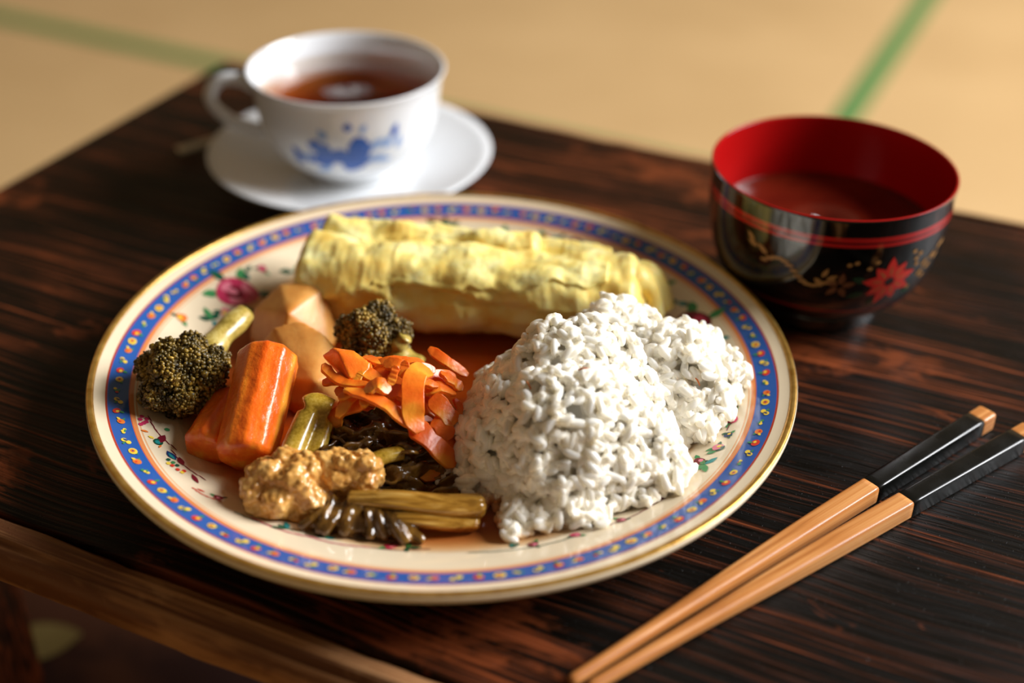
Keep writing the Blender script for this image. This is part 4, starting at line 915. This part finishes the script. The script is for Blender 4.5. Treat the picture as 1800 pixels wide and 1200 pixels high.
# ------------------------------------------------------------------ lacquer soup bowl
BX, BY = 0.1403, 0.0870
BO = [(0.0250, 0.0000), (0.0290, 0.0000), (0.0285, 0.0060), (0.0280, 0.0085), (0.0330, 0.0105), (0.0410, 0.0165), (0.0470, 0.0250), (0.0505, 0.0350), (0.0522, 0.0450), (0.0530, 0.0550), (0.0534, 0.0650), (0.0536, 0.0698)]
BI = [(0.0533, 0.0704), (0.0522, 0.0700), (0.0516, 0.0650), (0.0510, 0.0550), (0.0500, 0.0450), (0.0480, 0.0350), (0.0440, 0.0250), (0.0370, 0.0180), (0.0250, 0.0130), (0.0005, 0.0120)]
def bowl():
    r = root('soup_bowl', 'black lacquer soup bowl with red inside and painted flowers', 'bowl', (BX, BY, 0))
    t = NT('black_lacquer'); v = t.coord(); sep = t.new('ShaderNodeSeparateXYZ'); t.link(v, sep.inputs[0])
    f = t.math('MULTIPLY', sep.outputs[2], 1 / 0.0710); blk = lin(10, 9, 7); rd = lin(178, 30, 26); P = lambda z: z / 0.0710
    c = t.ramp(f, [(0, blk), (P(0.0215), lin(140, 20, 22)), (P(0.0232), blk), (P(0.0575), rd), (P(0.0592), lin(70, 10, 12)), (P(0.0600), rd), (P(0.0622), blk)], 'CONSTANT')
    t.set(Base_Color=c, Roughness=0.10); t.p.inputs['Coat Weight'].default_value = 0.5
    rt = NT('red_lacquer'); rt.set(Base_Color=lin(160, 14, 14), Roughness=0.2); rt.p.inputs['Specular IOR Level'].default_value = 0.3
    po = smooth_prof(BO, 80); pi = smooth_prof(BI, 70)
    V, F = lathe(po + [(0.0534, 0.0703)], 160); V2, F2 = lathe([(0.0250, 0.0), (0.0245, 0.005), (0.0005, 0.0052)], 64); V, F = join([(V, F), (V2, F2)]); mk('shell', V, F, t.m, r)
    V, F = lathe([(0.0534, 0.0703)] + pi, 160); o = mk('lining', V, F, rt.m, r); o['label'] = 'glossy red inside'
    gold = simple('gold_paint', lin(160, 114, 60), 0.4); redp = simple('red_flower_paint', lin(206, 44, 34), 0.3); brn = simple('brown_paint', lin(112, 66, 36), 0.4); grn = simple('deep_green_paint', lin(26, 60, 36), 0.4)
    A, Bg, Cb, Dg = [], [], [], []
    th = math.radians(-69); z0 = 0.0395
    for k in range(9):
        a = k * 2 * PI / 9 + 0.25; A.append(decal(po, th, z0, petal(2.0 * math.cos(a), 1.8 * math.sin(a), 9.2 if k % 2 else 11.0, 2.5, a), 0.0003))
        Bg.append(decal(po, th, z0, petal(3.2 * math.cos(a), 3.0 * math.sin(a), 5.5, 0.35, a), 0.0004))
    for k in range(5):
        a = k * 2 * PI / 5; Cb.append(decal(po, th, z0, petal(-22 + 1.0 * math.cos(a), -1 + math.sin(a), 6.0, 1.5, a + 0.3), 0.0003))
    for (x, y) in ((-11, 8), (-8, 11), (12, 9), (14, 11), (10, 13), (-20, 10), (-17, 11), (13, 6), (12, -6)): Bg.append(decal(po, th, z0, disc(x, y, 1.2, 1.0), 0.0003))
    for (x, y, L, a) in ((15, -1, 5, 0.5), (17, 3, 5, 0.9), (20, 1, 5, 0.4), (22, 5, 5, 0.8), (25, 4, 5, 0.6), (27, 8, 5, 0.9), (18, -3, 4, 0.2), (30, 9, 4, 0.8)): Bg.append(decal(po, th, z0, petal(x, y, L, 1.1, a), 0.0003))
    for k in range(14):
        s = k / 13; Bg.append(decal(po, th, z0, disc(-56 + 30 * s, 5 + 4.0 * math.sin(s * 6.5) - 4 * s, 1.9, 0.8), 0.0003))
    for (x, y, L, a) in ((-62, 12, 6, 2.4), (-60, 10, 6, 2.8), (-55, 8, 7, 2.5), (-30, 3, 5, 1.2), (-28, 2, 5, 0.5), (-33, 2, 5, -0.6)): Bg.append(decal(po, th, z0, petal(x, y, L, 1.1, a), 0.0003))
    for (x, y, L, a) in ((-10, -5, 8, 3.4), (-11, 1, 7, 2.8), (9, -7, 6, -0.4), (-4, -9, 5, 4.0)): Dg.append(decal(po, th, z0, petal(x, y, L, 1.6, a), 0.00025))
    for nm, L_, m in (('red_flower_painting', A, redp), ('gold_painting', Bg, gold), ('brown_flower_painting', Cb, brn), ('green_leaf_painting', Dg, grn)):
        V, F = join(L_); mk(nm, V, F, m, r)
    ts = NT('clear_soup'); n = ts.noise(ts.coord((30, 30, 30)), 1.0, 3); ts.set(Base_Color=ts.ramp(n, [(0.3, lin(88, 22, 12)), (0.7, lin(118, 36, 18))]), Roughness=0.05)
    Z = 0.0420; pr = [(0.0005, Z), (0.02, Z), (rz_interp(pi, Z) - 0.0012, Z), (rz_interp(pi, Z) - 0.0002, Z + 0.0006)] + [(q - 0.0002, z + 0.0002) for q, z in pi if z < Z - 0.0008]
    V, F = lathe(pr, 128, True, True); o = mk('soup', V, F, ts.m, None, (BX, BY, 0)); tag(o, 'reddish brown soup in the lacquer bowl', 'soup')
bowl()

# ------------------------------------------------------------------ chopsticks
def bamboo_mat():
    t = NT('bamboo'); a = t.noise(t.coord((4, 700, 700)), 1.0, 3, 0.6); b = t.noise(t.coord((12, 60, 60)), 1.0, 2)
    c = t.ramp(t.math('ADD', t.math('MULTIPLY', a, 0.7), t.math('MULTIPLY', b, 0.3)), [(0.36, lin(150, 86, 38)), (0.5, lin(196, 126, 64)), (0.64, lin(220, 156, 92))])
    t.set(Base_Color=c, Roughness=0.32); t.bump(a, 0.25, 0.0004); return t.m
BAM = bamboo_mat()
def sleeve_mat():
    t = NT('black_sleeve'); a = t.noise(t.coord((90, 90, 90)), 1.0, 3); t.set(Base_Color=lin(14, 15, 13), Roughness=t.ramp(a, [(0.3, g(0.20)), (0.7, g(0.34))])); return t.m
SLV = sleeve_mat()
def chopstick(tip, end, label):
    tip, end = Vector(tip), Vector(end); d = end - tip; L = d.length
    r = root('chopstick', label, 'chopstick', (tip.x, tip.y, 0), 'pair of bamboo chopsticks')
    r.rotation_euler = (0, 0, math.atan2(d.y, d.x))
    def size(s):  # half width along the stick
        return 0.0013 + 0.0027 * smoothstep(-0.35, 0.66, s) ** 1.0 * 1.0 if s < 0.66 else 0.0040 + 0.0002 * (s - 0.66) / 0.34
    def sect(x, extra=0.0):
        s = x / L; h = size(s) + extra; rnd = 1.0 - 0.72 * smoothstep(0.15, 0.62, s)   # round tip -> squared handle
        out = []; n = 32; e = 2 / (2.0 + 7.0 * (1 - rnd))
        for k in range(n):
            a = 2 * PI * k / n; ca, sa = math.cos(a), math.sin(a)
            out.append((x, math.copysign(abs(ca) ** e, ca) * h, size(s) + math.copysign(abs(sa) ** e, sa) * h))
        return out
    def body(x0, x1, n, extra, name, mat, round0=False, round1=False):
        V, F = [], []
        for i in range(n):
            q = sect(x0 + (x1 - x0) * i / (n - 1), extra)
            V += q
        for i in range(n - 1):
            for k in range(32): F.append((i * 32 + k, i * 32 + (k + 1) % 32, (i + 1) * 32 + (k + 1) % 32, (i + 1) * 32 + k))
        for i, sgn, rd in ((0, -1, round0), (n - 1, 1, round1)):
            o = i * 32; ring = V[o:o + 32]; cy = sum(p[1] for p in ring) / 32; cz = sum(p[2] for p in ring) / 32; prev = [o + k for k in range(32)]
            for f, dx in (((0.93, 0.0008), (0.75, 0.0015), (0.4, 0.0019)) if rd else ((0.96, 0.0002),)):
                cur = []
                for p in ring: V.append((p[0] + sgn * dx, cy + (p[1] - cy) * f, cz + (p[2] - cz) * f)); cur.append(len(V) - 1)
                for k in range(32):
                    q = (prev[k], prev[(k + 1) % 32], cur[(k + 1) % 32], cur[k]); F.append(q[::-1] if sgn < 0 else q)
                prev = cur
            F.append(tuple(prev) if sgn > 0 else tuple(prev[::-1]))
        return mk(name, V, F, mat, r)
    a, b = L * 0.662, L * 0.957
    body(0.001, a, 60, 0, 'shaft', BAM, True, False)
    o = body(a, b, 20, 0.00012, 'sleeve', SLV); o['label'] = 'glossy black handle sleeve'
    body(b, L - 0.002, 6, 0, 'cap', BAM, False, True)
chopstick((0.0210, -0.1520, 0), (0.1945, -0.0080, 0), 'bamboo chopstick with black sleeve, the one nearer the plate')
chopstick((0.0268, -0.1545, 0), (0.2085, -0.0190, 0), 'bamboo chopstick with black sleeve, the one farther from the plate')

# ------------------------------------------------------------------ orange threads on the rice
for (p, d, L, lab) in [((0.0066, -0.0598, 0.0506), (0.35, 0.1, -0.9), 0.0032, 'orange thread lying upright on the front left of the rice'), ((0.0259, -0.0553, 0.0558), (1, 0.1, 0.1), 0.0022, 'short brown orange thread near the middle top of the rice'), ((0.0706, -0.0326, 0.0356), (0.5, -0.2, -0.8), 0.0018, 'tiny orange thread on the right mound of rice')]:
    p, d = Vector(p), Vector(d).normalized(); v, f = tube([-d * L, Vector((0, 0, 0.0006)), d * L], lambda t_: 0.00028 * (1.2 - abs(t_ - 0.5)), 6, 10)
    o = mk('orange_thread', v, f, ORT, None, p); tag(o, lab, 'thread', 'orange threads on the rice')
